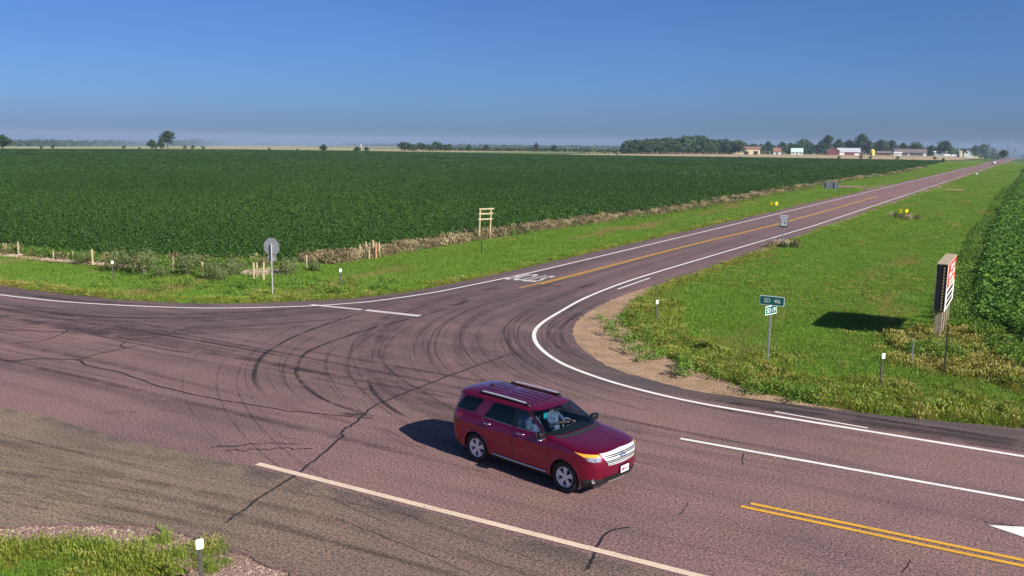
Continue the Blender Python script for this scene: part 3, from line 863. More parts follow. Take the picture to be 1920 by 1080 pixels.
hn = .85 + .45 * np.sin(x * .8 + 1.3 * np.sin(y * .55)) * np.sin(y * .7 + np.sin(x * .6))
scatter('mown_grass', x, y, sink(x, y), s * rng.uniform(.75, 1.2, len(x)), np.clip(hn, .5, 1.5) * rng.uniform(.7, 1.35, len(x)) * np.where(np.hypot(x, y) < 90, 1, 1.3), turf, 'bright green mown grass of the road verges', 'grass')

# taller fringe at the mat edges and round posts
def along(line, n, off_lo, off_hi, bias=1.0):
    P = np.array(catmull(line, 8))
    L = np.concatenate([[0], np.cumsum(np.linalg.norm(np.diff(P, axis=0), axis=1))])
    t = rng.uniform(0, L[-1], n)
    px_, py_ = np.interp(t, L, P[:, 0]), np.interp(t, L, P[:, 1])
    d = np.gradient(P, axis=0); d /= np.linalg.norm(d, axis=1)[:, None]
    nx, ny = np.interp(t, L, d[:, 1]), np.interp(t, L, -d[:, 0])
    o = off_lo + (off_hi - off_lo) * rng.random(n) ** bias
    return px_ + nx * o, py_ + ny * o
def around(px_, py_, n, r):
    a, d = rng.uniform(0, 6.283, n), r * np.sqrt(rng.random(n))
    return px_ + d * np.cos(a), py_ + d * np.sin(a)
sets = [along(GR_NE[4:] + [(-2, 28.6), (1.06, 29.3), (6, 29.8)], 1500, .05, -2.6, 1.5),
        along(GR_NE[:6], 250, .0, -1.0),
        along([SK((-27.6, 110)), SK((-27.5, 56)), (-27.7, 44), (-28.2, 38.8), (-30.0, 35), (-32.2, 32.6), (-34.4, 31), (-36.8, 29.9), (-40, 29.1), (-44, 28.6), (-60, 28.4)], 1700, .1, -1.5, 1.4),
        around(-7.4, 33.7, 60, 1.0), around(-3.2, 31.5, 60, 1.2), around(-13.5, 37.9, 40, 1.0), around(-31.2, 37, 50, 1.0), around(-33.1, 33.7, 60, 1.2)]
x = np.concatenate([q[0] for q in sets]); y = np.concatenate([q[1] for q in sets])
scatter('fringe_grass', x, y, sink(x, y) - .02, rng.uniform(.45, .95, len(x)), rng.uniform(.25, .72, len(x)), tall, 'longer yellow green grass fringing the pavement edges', 'grass')
# yellowing rank grass about the billboard and the fence corner
sets = [around(-.8, 40.6, 420, 3.2), around(1.2, 37.0, 420, 3.0), around(-1.0, 36.5, 260, 2.4), around(2.8, 35, 300, 2.6), along([(-40, 29.1), (-44, 28.6), (-60, 28.4)], 260, .1, -.6)]
x = np.concatenate([q[0] for q in sets]); y = np.concatenate([q[1] for q in sets])
scatter('rank_grass', x, y, sink(x, y) - .02, rng.uniform(.5, 1.0, len(x)), rng.uniform(.3, .95, len(x)), yel, 'rank yellowing grass around the billboard posts', 'grass')
# sparse paler tufts through the right verge
x, y, s = rings(G_NE, [(0, 60, .75, 1.0), (60, 130, 1.2, 1.3)])
k = np.sin(x * .31 + 1.7) * np.sin(y * .23 + x * .2) > -.25
x, y = x[k], y[k]
scatter('pale_tufts', x, y, sink(x, y) - .03, rng.uniform(.5, 1.1, len(x)), rng.uniform(.16, .50, len(x)), yel + tall, 'paler tufts scattered through the right verge', 'grass')
# fine long grass beside the near reflector post
fine_g = [blades(s_, 130, .20, .16, .46, .008, .55, M['verge'], 'fine_tuft', .1) for s_ in (31, 32)] + [blades(33, 110, .20, .16, .42, .008, .6, M['yellow_grass'], 'fine_yellow_tuft', .35), blades(34, 130, .2, .12, .36, .009, .6, M['turf'], 'fine_green_tuft')]
x, y = along(GR_S[2:], 2600, .32, 2.6, 1.25)
x2, y2 = along(GR_S[2:8], 260, -.1, .6)
x, y = np.concatenate([x, x2]), np.concatenate([y, y2])
scatter('near_grass', x, y, sink(x, y), rng.uniform(.6, 1.1, len(x)), rng.uniform(.25, .8, len(x)), fine_g, 'long green and straw coloured grass in the bottom left corner', 'grass')
# tan dead weeds along the soybean edge
FE = [(-40.2, 45), (-40.0, 55), (-39.7, 66), (-38.2, 90), (-36.6, 112), (-36.9, 160), (-36.6, 215), (-33.2, 322), (-34.2, 430)]
sets = [along(FE[:4], 900, -.4, 1.9), along(FE[3:6], 600, -.3, 2.0), along(FE[5:], 700, -.3, 2.6), around(-39.9, 46, 160, 2.0), along([(-47, 37.2), (-55, 36.2), (-70, 35.4)], 50, -.3, .6), along([(-41, 41.5), (-44, 39.3), (-48, 37.4)], 60, -.3, 1.0),
        around(-15.7, 73.3, 22, 1.3), around(-10.4, 114.5, 26, 1.8)]
x = np.concatenate([q[0] for q in sets]); y = np.concatenate([q[1] for q in sets])
sc_ = np.where(np.hypot(x, y) > 130, 1.7, 1.0)
scatter('dry_weeds', x, y, sink(x, y), sc_ * rng.uniform(.6, 1.2, len(x)), rng.uniform(.35, .95, len(x)), dry, 'tan dead weeds lining the edge of the soybean field', 'weeds')
# green weeds: fence corner, field edges, foot of the crop
sets = [along([(-40.6, 42.5), (-43.6, 39.2), (-50, 37.2), (-60, 36.4), (-74, 35.8)], 420, -.5, 2.0), along([(-.9, 112), (-1.1, 60), (-1.0, 46.4), (.6, 43), (1.8, 39), (3.6, 36.2), (8, 35.2)], 900, -.4, 1.4), along([(1.4, 230), (-.7, 112)], 350, -.6, 1.5),
        along(FE[2:], 420, .8, 3.2), along([(-29, 40), (-31, 37.5), (-36, 34), (-44, 32)], 60, -2, 2), around(-1.6, 37.8, 40, 1.2), around(3.0, 38.5, 260, 2.6), along([(-.4, 75), (-.6, 60), (-.4, 50), (1.2, 45), (2.4, 41)], 420, -1.8, .6), along([(-41, 42), (-43.6, 39.4), (-50, 37.6), (-58, 36.8)], 320, -.8, .8), along(GR_NE[5:], 60, -.4, 1.4)]
x = np.concatenate([q[0] for q in sets]); y = np.concatenate([q[1] for q in sets])
sc_ = np.where(np.hypot(x, y) > 130, 2.0, 1.0)
scatter('green_weeds', x, y, sink(x, y), sc_ * rng.uniform(.6, 1.25, len(x)), rng.uniform(.4, 1.3, len(x)), weed, 'leafy bright green weeds at the crop and field edges', 'weeds')
# loose stones on the gravel
def rock(seed):
    r_ = np.random.default_rng(seed)
    bm = bmesh.new(); bmesh.ops.create_icosphere(bm, subdivisions=1, radius=1)
    for v in bm.verts: v.co = v.co * r_.uniform(.7, 1.15); v.co.z *= .6
    bm.verts.index_update()
    vs = [tuple(v.co) for v in bm.verts]; fs = [tuple(v.index for v in f.verts) for f in bm.faces]
    bm.free()
    return proto('pebble', vs, fs, M['pebble'])
M['pebble'] = leafy('pebble', ((.40, .28, .21), (.52, .42, .34), (.26, .17, .14)), 0.0, 3.0)
peb = [rock(s) for s in (1, 2, 3)]
sets = [along([(-19.4, 7.2)] + S_EDGE[1:] + [(-6, 11.5), (0, 11.5)], 3800, -.06, 1.0, 1.5), along(NE_EDGE[3:10], 2600, -.1, -3.2)]
x = np.concatenate([q[0] for q in sets]); y = np.concatenate([q[1] for q in sets])
ps = rng.uniform(.008, .028, len(x))
scatter('loose_stones', x, y, x * 0 - .028, ps, ps, peb, 'loose reddish and pale stones along the pavement edge', 'gravel')
# clods and straw on the bare bank beside the fence
M['bank'] = gravel_mat('bare_bank', (.40, .25, .18), (.30, .19, .13), (.34, .24, .15))
for pts in ([(-75, 35.2), (-59, 35.0), (-53, 35.4), (-48.5, 36.0), (-46.5, 36.6), (-46.8, 37.4), (-50, 37.5), (-59, 36.8), (-75, 36.4)], [(-40.6, 38.6), (-39.2, 38.3), (-37.6, 38.8), (-37.4, 39.8), (-39, 40.6), (-41, 40.4)]):
    tag(poly_sheet('bare_bank', rough_edge(pts + pts[:1], .12, 61)[:-1], .02, M['bank'], follow=True), kind='structure')
x, y = along([(-46.5, 36.9), (-50, 36.7), (-59, 36.0), (-74, 35.6)], 900, -.8, .8)
x2, y2 = around(-39.2, 39.4, 200, 1.5)
x, y = np.concatenate([x, x2]), np.concatenate([y, y2])
ps = rng.uniform(.04, .12, len(x))
scatter('bank_rubble', x, y, terrain(x, y) + .03, ps, ps, peb, 'reddish rubble on the bare bank along the left fence', 'rubble')

# ------------------------------------------------------------------ sport utility vehicle
M['burgundy'] = simple('burgundy_paint', (.26, .002, .038), .28, .75, coat=1.0)
M['white_car'] = simple('white_car_paint', (.78, .78, .78), .35, 0, coat=1.0)
M['black_plastic'] = simple('black_plastic', (.018, .018, .02), .55)
M['dark_trim'] = simple('gloss_black', (.008, .008, .009), .15)
M['chrome'] = simple('bright_chrome', (.86, .86, .88), .16, 1.0)
M['silver'] = simple('silver_rail', (.80, .80, .83), .38, .55)
M['alloy'] = simple('alloy_wheel', (.80, .80, .82), .35, .25)
M['tyre'] = simple('tyre_black', (.015, .015, .016), .8, var=.3)
M['ws_glass'] = glass_mat('windscreen_glass', (.48, .57, .60), .03)
M['side_glass'] = glass_mat('side_glass', (.30, .38, .40), .05)
M['privacy_glass'] = glass_mat('privacy_glass', (.02, .024, .026), .0)
M['amber'] = simple('amber_lens', (.85, .33, .03), .2, coat=1.0)
M['lens'] = simple('clear_lens', (.55, .55, .56), .12, .5, coat=1.0, col2=(.12, .12, .13), sc=14)
M['red_lens'] = simple('red_lens', (.25, .006, .006), .15, coat=1.0, col2=(.06, .003, .003), sc=10)
M['seat'] = simple('grey_cloth', (.035, .035, .038), .9)
M['cabin'] = simple('cabin_plastic', (.022, .023, .025), .7)
M['wheel_grey'] = simple('steering_grey', (.30, .30, .29), .5)
M['plate_white'] = simple('plate_white', (.78, .80, .82), .5)
M['blue_ink'] = simple('blue_ink', (.02, .05, .22), .5)
M['red_ink'] = simple('red_ink', (.5, .04, .03), .5)
M['teal'] = simple('teal_card', (.02, .50, .58), .6)
M['skin'] = simple('skin', (.48, .27, .19), .55)
M['hair_grey'] = simple('grey_hair', (.12, .10, .09), .8)
M['shirt_blue'] = simple('blue_shirt', (.06, .09, .22), .85, col2=(.28, .31, .40), sc=9)
M['shirt_light'] = simple('pale_shirt', (.26, .29, .40), .85, col2=(.06, .08, .20), sc=7)
M['jeans'] = simple('dark_trousers', (.03, .04, .07), .9)

def pchip(x, y, q):
    x, y, q = np.asarray(x, float), np.asarray(y, float), np.asarray(q, float)
    h = np.diff(x); d = np.diff(y) / h
    m = np.zeros(len(x))
    for i in range(1, len(x) - 1):
        if d[i - 1] * d[i] > 0:
            w1, w2 = 2 * h[i] + h[i - 1], h[i] + 2 * h[i - 1]
            m[i] = (w1 + w2) / (w1 / d[i - 1] + w2 / d[i])
    m[0], m[-1] = d[0], d[-1]
    k = np.clip(np.searchsorted(x, q) - 1, 0, len(x) - 2)
    t = (q - x[k]) / h[k]
    return (2 * t**3 - 3 * t**2 + 1) * y[k] + (t**3 - 2 * t**2 + t) * h[k] * m[k] + (-2 * t**3 + 3 * t**2) * y[k + 1] + (t**3 - t**2) * h[k] * m[k + 1]
#           z      xf     xr    half w   lf    nf   lr   nr
SL = np.array([
    (.235,  .66, -3.78,  .86,  .50, 2.6, .50, 2.2),
    (.30,   .82, -3.94,  .93,  .56, 2.7, .50, 2.4),
    (.42,   .91, -3.93,  .965, .60, 2.7, .50, 2.6),
    (.60,   .95, -3.97,  .980, .62, 2.7, .50, 2.8),
    (.80,   .955, -3.97, .995, .66, 2.7, .50, 2.8),
    (.95,   .935, -3.96, .995, .70, 2.7, .50, 2.8),
    (1.04,  .885, -3.95, .982, .74, 2.7, .48, 2.8),
    (1.09,  .79, -3.95,  .964, .76, 2.7, .48, 2.8),
    (1.13,  .55, -3.94,  .948, .74, 2.6, .46, 2.9),
    (1.165, .20, -3.94,  .930, .66, 2.6, .46, 2.9),
    (1.19, -.08, -3.93,  .915, .54, 2.6, .46, 2.9),
    (1.21, -.27, -3.93,  .900, .42, 2.7, .46, 2.9),
    (1.30, -.43, -3.91,  .872, .40, 2.8, .46, 2.9),
    (1.42, -.64, -3.88,  .836, .38, 2.8, .46, 2.9),
    (1.55, -.87, -3.84,  .792, .36, 2.8, .46, 2.9),
    (1.63, -1.02, -3.84, .752, .34, 2.8, .44, 2.9),
    (1.672, -1.13, -3.80, .700, .34, 2.7, .36, 3.4),
    (1.702, -1.27, -3.76, .615, .34, 2.5, .36, 3.2),
    (1.730, -1.52, -3.66, .480, .34, 2.4, .36, 3.0),
    (1.750, -1.86, -3.46, .320, .30, 2.3, .36, 2.8),
    (1.760, -2.25, -3.15, .140, .22, 2.2, .24, 2.4),
    (1.763, -2.55, -2.85, .010, .08, 2.0, .08, 2.0)])
def sl(z): return [pchip(SL[:, 0], SL[:, k], z) for k in range(1, 8)]
def dent(x, z):
    """sculpting of the side: flared arches, scooped lower doors, shoulder crease"""
    fl = .022 * (np.exp(-((x - 0) / .42) ** 2) + np.exp(-((x + 2.865) / .44) ** 2)) * sstep(.3, .5, z) * (1 - sstep(.78, .98, z))
    sc = -.035 * np.exp(-((z - .60) / .12) ** 2) * sstep(-2.5, -2.2, x) * (1 - sstep(-.62, -.4, x))
    cr = .012 * np.exp(-((z - .98) / .035) ** 2) * sstep(-3.7, -3.3, x) * (1 - sstep(-.2, .3, x))
    return fl + sc + cr
def quarter(z, t):
    """surface point on the left half: t in 0..1 front, 1..2 side, 2..3 rear"""
    z, t = np.broadcast_arrays(np.asarray(z, float), np.asarray(t, float))
    xf, xr, W, lf, nf, lr, nr = sl(z)
    xs, xq = xf - lf, xr + lr
    a = np.clip(t, 0, 1) * np.pi / 2
    fx = xs + lf * np.cos(a) ** (2 / nf); fy = W * np.sin(a) ** (2 / nf)
    b_ = np.clip(t - 2, 0, 1) * np.pi / 2
    rx = xq - lr * np.sin(b_) ** (2 / nr); ry = W * np.cos(b_) ** (2 / nr)
    sx = xs + (xq - xs) * np.clip(t - 1, 0, 1)
    x = np.where(t <= 1, fx, np.where(t <= 2, sx, rx))
    y = np.where(t <= 1, fy, np.where(t <= 2, W, ry))
    y = y + dent(x, z) * sstep(.5, .9, y / np.maximum(W, .02))
    return np.stack([x, y, z], -1)
def yside(x, z):
    xf, xr, W, lf, nf, lr, nr = sl(z)
    xs, xq = xf - lf, xr + lr
    u = np.clip((x - xs) / lf, 0, .999); v = np.clip((xq - x) / lr, 0, .999)
    return np.where(x > xs, W * (1 - u ** nf) ** (1 / nf), np.where(x < xq, W * (1 - v ** nr) ** (1 / nr), W)) + dent(x, z)
def xfront(y, z):
    xf, xr, W, lf, nf, lr, nr = sl(z)
    return xf - lf + lf * (1 - np.clip(np.abs(y) / W, 0, .999) ** nf) ** (1 / nf)
def ztop(x, y):
    """height of hood or roof above a plan point (bisect on the front/top skin)"""
    zs = np.linspace(1.0, 1.762, 400)
    ok = (yside(np.full(400, x), zs) >= abs(y)) & (np.full(400, x) <= xfront(np.full(400, min(abs(y), .9)), zs))
    k = np.where(ok)[0]
    return float(zs[k[-1]]) if len(k) else 1.0
def resample(c, n):
    c = np.array(c, float)
    L = np.concatenate([[0], np.cumsum(np.linalg.norm(np.diff(c, axis=0), axis=1))])
    t = np.linspace(0, L[-1], n)
    return np.stack([np.interp(t, L, c[:, k]) for k in range(c.shape[1])], 1)
WIN = {   # side glass: bottom curve, top curve, rear to front (x, z)
    'front': ([(-1.60, 1.215), (-1.1, 1.225), (-.74, 1.235)], [(-1.60, 1.625), (-1.34, 1.615), (-1.18, 1.55), (-.99, 1.42), (-.81, 1.30)]),
    'rear': ([(-2.66, 1.235), (-2.2, 1.222), (-1.70, 1.215)], [(-2.42, 1.615), (-2.1, 1.628), (-1.70, 1.627)]),
    'quarter': ([(-3.70, 1.275), (-3.3, 1.275), (-3.02, 1.28)], [(-3.40, 1.60), (-3.1, 1.615), (-2.78, 1.615)])}
def suv(name, label, paint, loc, rz, fine=True):
    root = empty(name, loc, rz)
    tag(root, label, 'car')
    Pm = M[paint]
    nz, nt_ = (150, 190) if fine else (44, 48)
    zz = np.concatenate([np.linspace(.235, 1.0, nz // 3), np.linspace(1.0, 1.22, nz // 4)[1:], np.linspace(1.22, 1.66, nz // 4)[1:], np.linspace(1.66, 1.763, nz // 6)[1:]])
    q3 = nt_ // 3
    a_ = np.linspace(0, 1, q3)
    tt = np.concatenate([a_, 1 + np.linspace(0, 1, nt_ - 2 * q3 + 1)[1:], 2 + a_[1:]])
    Z, T = np.meshgrid(zz, tt, indexing='ij')
    S = quarter(Z, T)
    C = (S[:-1, :-1] + S[1:, :-1] + S[:-1, 1:] + S[1:, 1:]) / 4
    tc = (T[:-1, :-1] + T[1:, 1:]) / 2
    cx, cy, cz = C[..., 0], C[..., 1], C[..., 2]
    wins = {k: in_poly(cx, cz, list(map(tuple, resample(b, 12))) + list(map(tuple, resample(t, 16)))[::-1]) & (cy > .55) for k, (b, t) in WIN.items()}
    hole = wins['front'] | wins['rear'] | wins['quarter']
    hole |= (tc < .80) & (cz > 1.228) & (cz < 1.652)                       # windscreen
    hole |= (tc > 2.35) & (cz > 1.27) & (cz < 1.60)                        # tailgate glass
    for wx in (0.0, -2.865):
        hole |= ((cx - wx) ** 2 + (cz - .385) ** 2 < .435 ** 2) & (cy > .55) & (cz < .9)
    part = np.full(cx.shape, 0)                                             # 0 body
    part[(cz < .47) & ((tc < 1.02) | (tc > 2.0))] = 1                       # lower bumpers
    part[(cz < .335) & (tc >= 1.02) & (tc <= 2.0)] = 1
    part[(cx > -.36) & (cz > 1.075) & (cy < .84) & (cz < 1.222) & (tc < 1.0)] = 2   # hood
    part[(cx < -1.62) & (cx > -2.62) & (cz > .40) & (cz < 1.215) & (tc > 1) & (tc < 2)] = 4
    part[(cx < -.52) & (cx >= -1.62) & (cz > .40) & (cz < 1.215) & (tc > .9) & (tc < 2)] = 3
    part[(cz > 1.672) & (cy < .70)] = 5                                     # roof
    part[(tc > 2.55) & (cz > .55) & (cz <= 1.672)] = 6                      # tailgate
    part[(cx < -1.59) & (cx > -1.71) & (cz > 1.215) & (cz < 1.63) & (tc > 1) & (tc < 2)] = 7   # middle pillar
    part[(tc >= .80) & (tc < .90) & (cz > 1.222) & (cz < 1.655)] = 8         # windscreen pillars
    rows, cols = cx.shape
    idx = np.arange(S.shape[0] * S.shape[1]).reshape(S.shape[:2])
    quads = np.stack([idx[:-1, :-1], idx[:-1, 1:], idx[1:, 1:], idx[1:, :-1]], -1)
    names = {0: 'body_shell', 1: 'lower_bumper', 2: 'hood', 3: 'front_door', 4: 'rear_door', 5: 'roof', 6: 'tailgate', 7: 'door_pillar', 8: 'windscreen_pillar'}
    mats = {1: M['black_plastic'], 7: M['dark_trim'], 8: Pm if not fine else M['dark_trim']}
    both = {0, 1, 2, 5, 6}                                                  # parts that span the car
    def submesh(pid, sides):
        sel = quads[(part == pid) & ~hole]
        used, inv = np.unique(sel, return_inverse=True)
        base = S.reshape(-1, 3)[used]
        vs, fs = [], []
        for sgn in sides:
            k = len(vs)
            vs += (base * np.array([1, sgn, 1])).tolist()
            f = inv.reshape(-1, 4) + k
            fs += (f if sgn > 0 else f[:, ::-1]).tolist()
        me = bpy.data.meshes.new(names[pid])
        me.from_pydata(vs, [], fs); me.update()
        o = link(names[pid], me, root, mats.get(pid, Pm), True)
        bm = bmesh.new(); bm.from_mesh(me); bmesh.ops.remove_doubles(bm, verts=bm.verts, dist=2e-4)
        bm.to_mesh(me); bm.free()
        return o
    doors = {}
    for pid in names:
        if pid in both: doors[pid] = submesh(pid, (1, -1))
        else:
            for sgn in (1, -1): doors[pid, sgn] = submesh(pid, (sgn,))
    roof, hood, body = doors[5], doors[2], doors[0]
    def patch(nm, bot, top, n, m, fmap, mat, parent, smooth=True):
        B, Tt = resample(bot, n), resample(top, n)
        k = np.linspace(0, 1, m)[:, None, None]
        return MB().grid(fmap(B[None] * (1 - k) + Tt[None] * k)).build(nm, mat, parent, smooth)
    def side_map(sgn, off):
        return lambda Q: np.stack([Q[..., 0], sgn * (yside(Q[..., 0], Q[..., 1]) + off), Q[..., 1]], -1)
    def front_map(off):
        return lambda Q: np.stack([xfront(Q[..., 0], Q[..., 1]) + off, Q[..., 0], Q[..., 1]], -1)
    def tmap(sgn, off):
        def f(Q):
            q_ = quarter(Q[..., 1], Q[..., 0])
            o_ = quarter(Q[..., 1], Q[..., 0] + .01) - q_
            nn = np.stack([o_[..., 1], -o_[..., 0], 0 * o_[..., 0]], -1)
            nn /= np.maximum(np.linalg.norm(nn, axis=-1, keepdims=True), 1e-6)
            q_ = q_ + nn * off
            return q_ * np.array([1, sgn, 1])
        return f
    def loop(b, t):
        return np.concatenate([resample(b, 24), resample(t, 24)[::-1], resample(b, 24)[:1]])
    nn = 18 if fine else 6
    # glass
    for sgn in (1, -1):
        for k, (b, t) in WIN.items():
            w = patch({'front': 'front_window', 'rear': 'rear_window', 'quarter': 'quarter_window'}[k], b, t, nn, 8, side_map(sgn, .002), M['side_glass' if k == 'front' else 'privacy_glass'], root)
            if fine:
                L = loop(b, t)
                pts = [(p[0], sgn * (float(yside(p[0], p[1])) + .004), p[1]) for p in L]
                MB().tube(pts, .009, 6).build('window_seal', M['dark_trim'], w, True)
                if k != 'quarter':
                    bb = [(p[0], sgn * (float(yside(p[0], p[1])) + .012), p[1] - .008) for p in resample(b, 14)]
                    MB().tube(bb, .008, 6).build('sill_trim', M['chrome'], w, True)
    Zg, Tg = np.meshgrid(np.linspace(1.224, 1.657, 16), np.linspace(-.805, .805, 40 if fine else 12), indexing='ij')
    G_ = quarter(Zg, np.abs(Tg)); G_[..., 1] *= np.sign(Tg)
    ws = MB().grid(G_).build('windscreen', M['ws_glass'], root, True)
    Zg, Tg = np.meshgrid(np.linspace(1.265, 1.605, 8), np.linspace(-.66, .66, 20), indexing='ij')
    G_ = quarter(Zg, 3 - np.abs(Tg)); G_[..., 1] *= np.sign(Tg); G_[..., 0] -= .002
    MB().grid(G_).build('tailgate_window', M['privacy_glass'], doors[6], True)
    # wheels
    for wx in (0.0, -2.865):
        for sgn in (1, -1):
            w = empty('wheel', (wx, sgn * .845, .375), 0 if sgn < 0 else math.pi)
            w.parent = root
            n_ = 48 if fine else 20
            ty = MB()
            ty.lathe([(.245, -.105), (.30, -.122), (.345, -.120), (.366, -.10), (.375, -.06), (.375, .06), (.366, .10), (.345, .12), (.30, .122), (.245, .105)], n_)
            ty.build('tyre', M['tyre'], w, True)
            rm = MB()
            rm.lathe([(.246, .10), (.250, -.095), (.238, -.112), (.226, -.100), (.218, -.06), (.214, .08)], n_)
            rm.lathe([(.0, -.02), (.214, -.02)], n_, mi=1)
            for k in range(5):
                for da in (-.17, .17):
                    a = 2 * math.pi * k / 5 + da + .3
                    a2 = 2 * math.pi * k / 5 + da * .75 + .3
                    c0, c1 = Vector((math.cos(a2) * .045, -.082, math.sin(a2) * .045)), Vector((math.cos(a) * .228, -.094, math.sin(a) * .228))
                    t_ = Vector((-math.sin(a), 0, math.cos(a))); dpt = Vector((0, .03, 0))
                    vs = [c0 - t_ * .020, c0 + t_ * .020, c1 + t_ * .026, c1 - t_ * .026]
                    rm.add(vs + [v_ + dpt for v_ in vs], [(3, 2, 1, 0), (0, 1, 5, 4), (2, 3, 7, 6), (1, 2, 6, 5), (3, 0, 4, 7)])
            rm.lathe([(.0, -.098), (.03, -.096), (.058, -.086), (.062, -.05)], 20)
            rm.build('rim', [M['alloy'], M['dark_trim']], w)
    # inner arches and underside
    ar = MB()
    for wx in (0.0, -2.865):
        for sgn in (1, -1):
            P_ = [[(wx + .455 * math.cos(a), sgn * yy, .385 + .455 * math.sin(a)) for a in np.linspace(-.5, math.pi + .5, 20)] for yy in (.56, .955)]
            ar.grid(P_)
            ar.add([(wx + .455 * math.cos(a), sgn * .56, .385 + .455 * math.sin(a)) for a in np.linspace(-.5, math.pi + .5, 20)], [tuple(range(20))])
    ar.box((-1.55, 0, .27), (4.5, 1.5, .06))
    ar.build('wheel_housing', M['black_plastic'], root)
    for wx in (0.0, -2.865):
        for sgn in (1, -1):
            an = np.linspace(-.28, math.pi + .28, 40 if fine else 14)
            P_ = []
            for rr_, off in ((.425, -.03), (.432, .010), (.455, .012), (.470, .000)):
                x_ = wx + rr_ * np.cos(an); z_ = np.maximum(.385 + rr_ * np.sin(an), .25)
                P_.append(np.stack([x_, sgn * (yside(x_, z_) + off), z_], -1))
            MB().grid(P_).build('arch_lip', Pm, body, True)
    # cabin
    cab = MB()
    cab.box((-1.9, 0, .42), (3.4, 1.6, .04))
    for sgn in (1, -1): cab.box((-1.95, sgn * .80, .80), (3.2, .03, .78))
    cab.box((-3.55, 0, .95), (.04, 1.5, 1.0))
    cab.box((-2.45, 0, 1.655), (2.45, 1.16, .02))
    cab.box((-.62, 0, .98), (.50, 1.56, .40), bevel=.08)
    cab.build('cabin_lining', M['cabin'], root)
    def seat(x, y, w=.52):
        s = MB()
        s.box((x, y, .66), (.52, w, .20), bevel=.05)
        n0 = len(s.v)
        s.box((0, 0, 0), (.16, w, .66), bevel=.05)
        for i in range(n0, len(s.v)):
            v_ = s.v[i]; an = -.22
            s.v[i] = (x - .28 + v_[0] * math.cos(an) + v_[2] * math.sin(an), y + v_[1], 1.02 - v_[0] * math.sin(an) + v_[2] * math.cos(an))
        s.box((x - .38, y, 1.44), (.10, .26, .18), bevel=.03)
        return s.build('seat', M['seat'], root, True)
    for y_ in (.38, -.38): seat(-1.45, y_)
    seat(-2.35, 0, 1.30)
    sw = MB()
    c_, t_ = Vector((-.98, .38, 1.09)), R(62)
    ring = [c_ + Vector((-.185 * math.sin(a) * math.cos(t_), .185 * math.cos(a), .185 * math.sin(a) * math.sin(t_))) for a in np.linspace(0, 2 * math.pi, 28)]
    sw.tube(ring, .018, 8, cap=False)
    for a in (-.2, math.pi + .2, -math.pi / 2):
        sw.tube([c_, c_ + Vector((-.185 * math.sin(a) * math.cos(t_), .185 * math.cos(a), .185 * math.sin(a) * math.sin(t_)))], .02, 6)
    sw.tube([c_, c_ + Vector((.22, 0, -.12))], .03, 8)
    sw.build('steering_wheel', M['wheel_grey'], root, True)
    if fine:
        # seams
        def seam(pts, par):
            P_ = resample(pts, 24)
            MB().tube([(p[0], sg * (float(yside(p[0], p[1])) + .0015), p[1]) for p in P_], .005, 4).build('panel_gap', M['dark_trim'], par)
        for sg in (1, -1):
            seam([(-1.63, .40), (-1.63, 1.21)], doors[3, sg])
            seam([(-.50, .43), (-.46, .8), (-.55, 1.2)], doors[3, sg])
            seam([(-.50, .415), (-1.3, .40), (-2.3, .41)], doors[4, sg])
            seam([(-2.3, .41), (-2.42, .62), (-2.62, .90), (-2.70, 1.22)], doors[4, sg])
            for px_, nm in ((-1.37, 3), (-2.50, 4)):
                hd = MB()
                P_ = [(px_ - .13, .0, 1.105), (px_ - .06, .035, 1.107), (px_ + .07, .035, 1.107), (px_ + .13, .0, 1.103)]
                hd.tube([(p[0], sg * (float(yside(p[0], p[2])) + .012 + p[1]), p[2]) for p in P_], [.012, .018, .018, .012], 8)
                hd.build('door_handle', M['chrome'], doors[nm, sg], True)
            # rocker strip
            P_ = resample([(-2.28, .372), (-1.4, .36), (-.56, .365)], 16)
            MB().tube([(p[0], sg * (float(yside(p[0], p[1])) + .012), p[1]) for p in P_], .017, 6).build('sill_strip', M['silver'], body, True)
            # mirrors
            mr = empty('wing_mirror', (-.66, sg * 1.03, 1.25)); mr.parent = root
            MB().box((0, 0, 0), (.13, .25, .17), bevel=.045).build('housing', M['dark_trim'], mr, True)
            MB().box((-.068, 0, 0), (.006, .20, .13)).build('glass', M['chrome'], mr)
            MB().box((.01, -sg * .02, -.105), (.11, .24, .05), bevel=.02).build('base', M['chrome'], mr, True)
            MB().box((.01, -sg * .13, -.09), (.09, .08, .05), bevel=.02).build('stalk', M['black_plastic'], mr, True)
            # tail lamps
            patch('tail_lamp', [(2.05, .90), (2.42, .88)], [(1.955, 1.16), (2.46, 1.20)], 12, 6, tmap(sg, .010), M['red_lens'], body)
            # head lamps: amber strip above, clear lamp below
            hl = patch('headlamp', [(.70, .915), (.56, .885), (.40, .90)], [(.74, .975), (.60, .985), (.40, .985)], 14, 6, tmap(sg, .012), M['lens'], body)
            patch('turn_signal', [(.90, 1.06), (.76, .99), (.60, .99), (.42, .99)], [(.90, 1.066), (.76, 1.058), (.60, 1.052), (.42, 1.045)], 18, 4, tmap(sg, .012), M['amber'], hl)
            # fog lamps
            fq = tmap(sg, .012)(np.array([[[.56, .44]]]))[0, 0]
            fg = empty('fog_lamp', tuple(fq)); fg.parent = root
            fg.rotation_euler = (0, 0, sg * R(24))
            MB().lathe([(.062, .0), (.072, .01), (.062, .03), (.05, .02)], 20, axis='y').build('ring', M['chrome'], fg).rotation_euler = (0, 0, R(90))
            MB().lathe([(.0, .02), (.052, .012)], 16, axis='y').build('lens', M['lens'], fg).rotation_euler = (0, 0, R(90))
            # roof rails
            rp = [(-3.10, .60, ztop(-3.10, .60) + .01), (-3.0, .61, 1.755), (-2.85, .62, 1.768), (-2.2, .625, 1.775), (-1.6, .62, 1.762), (-1.50, .615, 1.752), (-1.40, .61, ztop(-1.40, .61) + .01)]
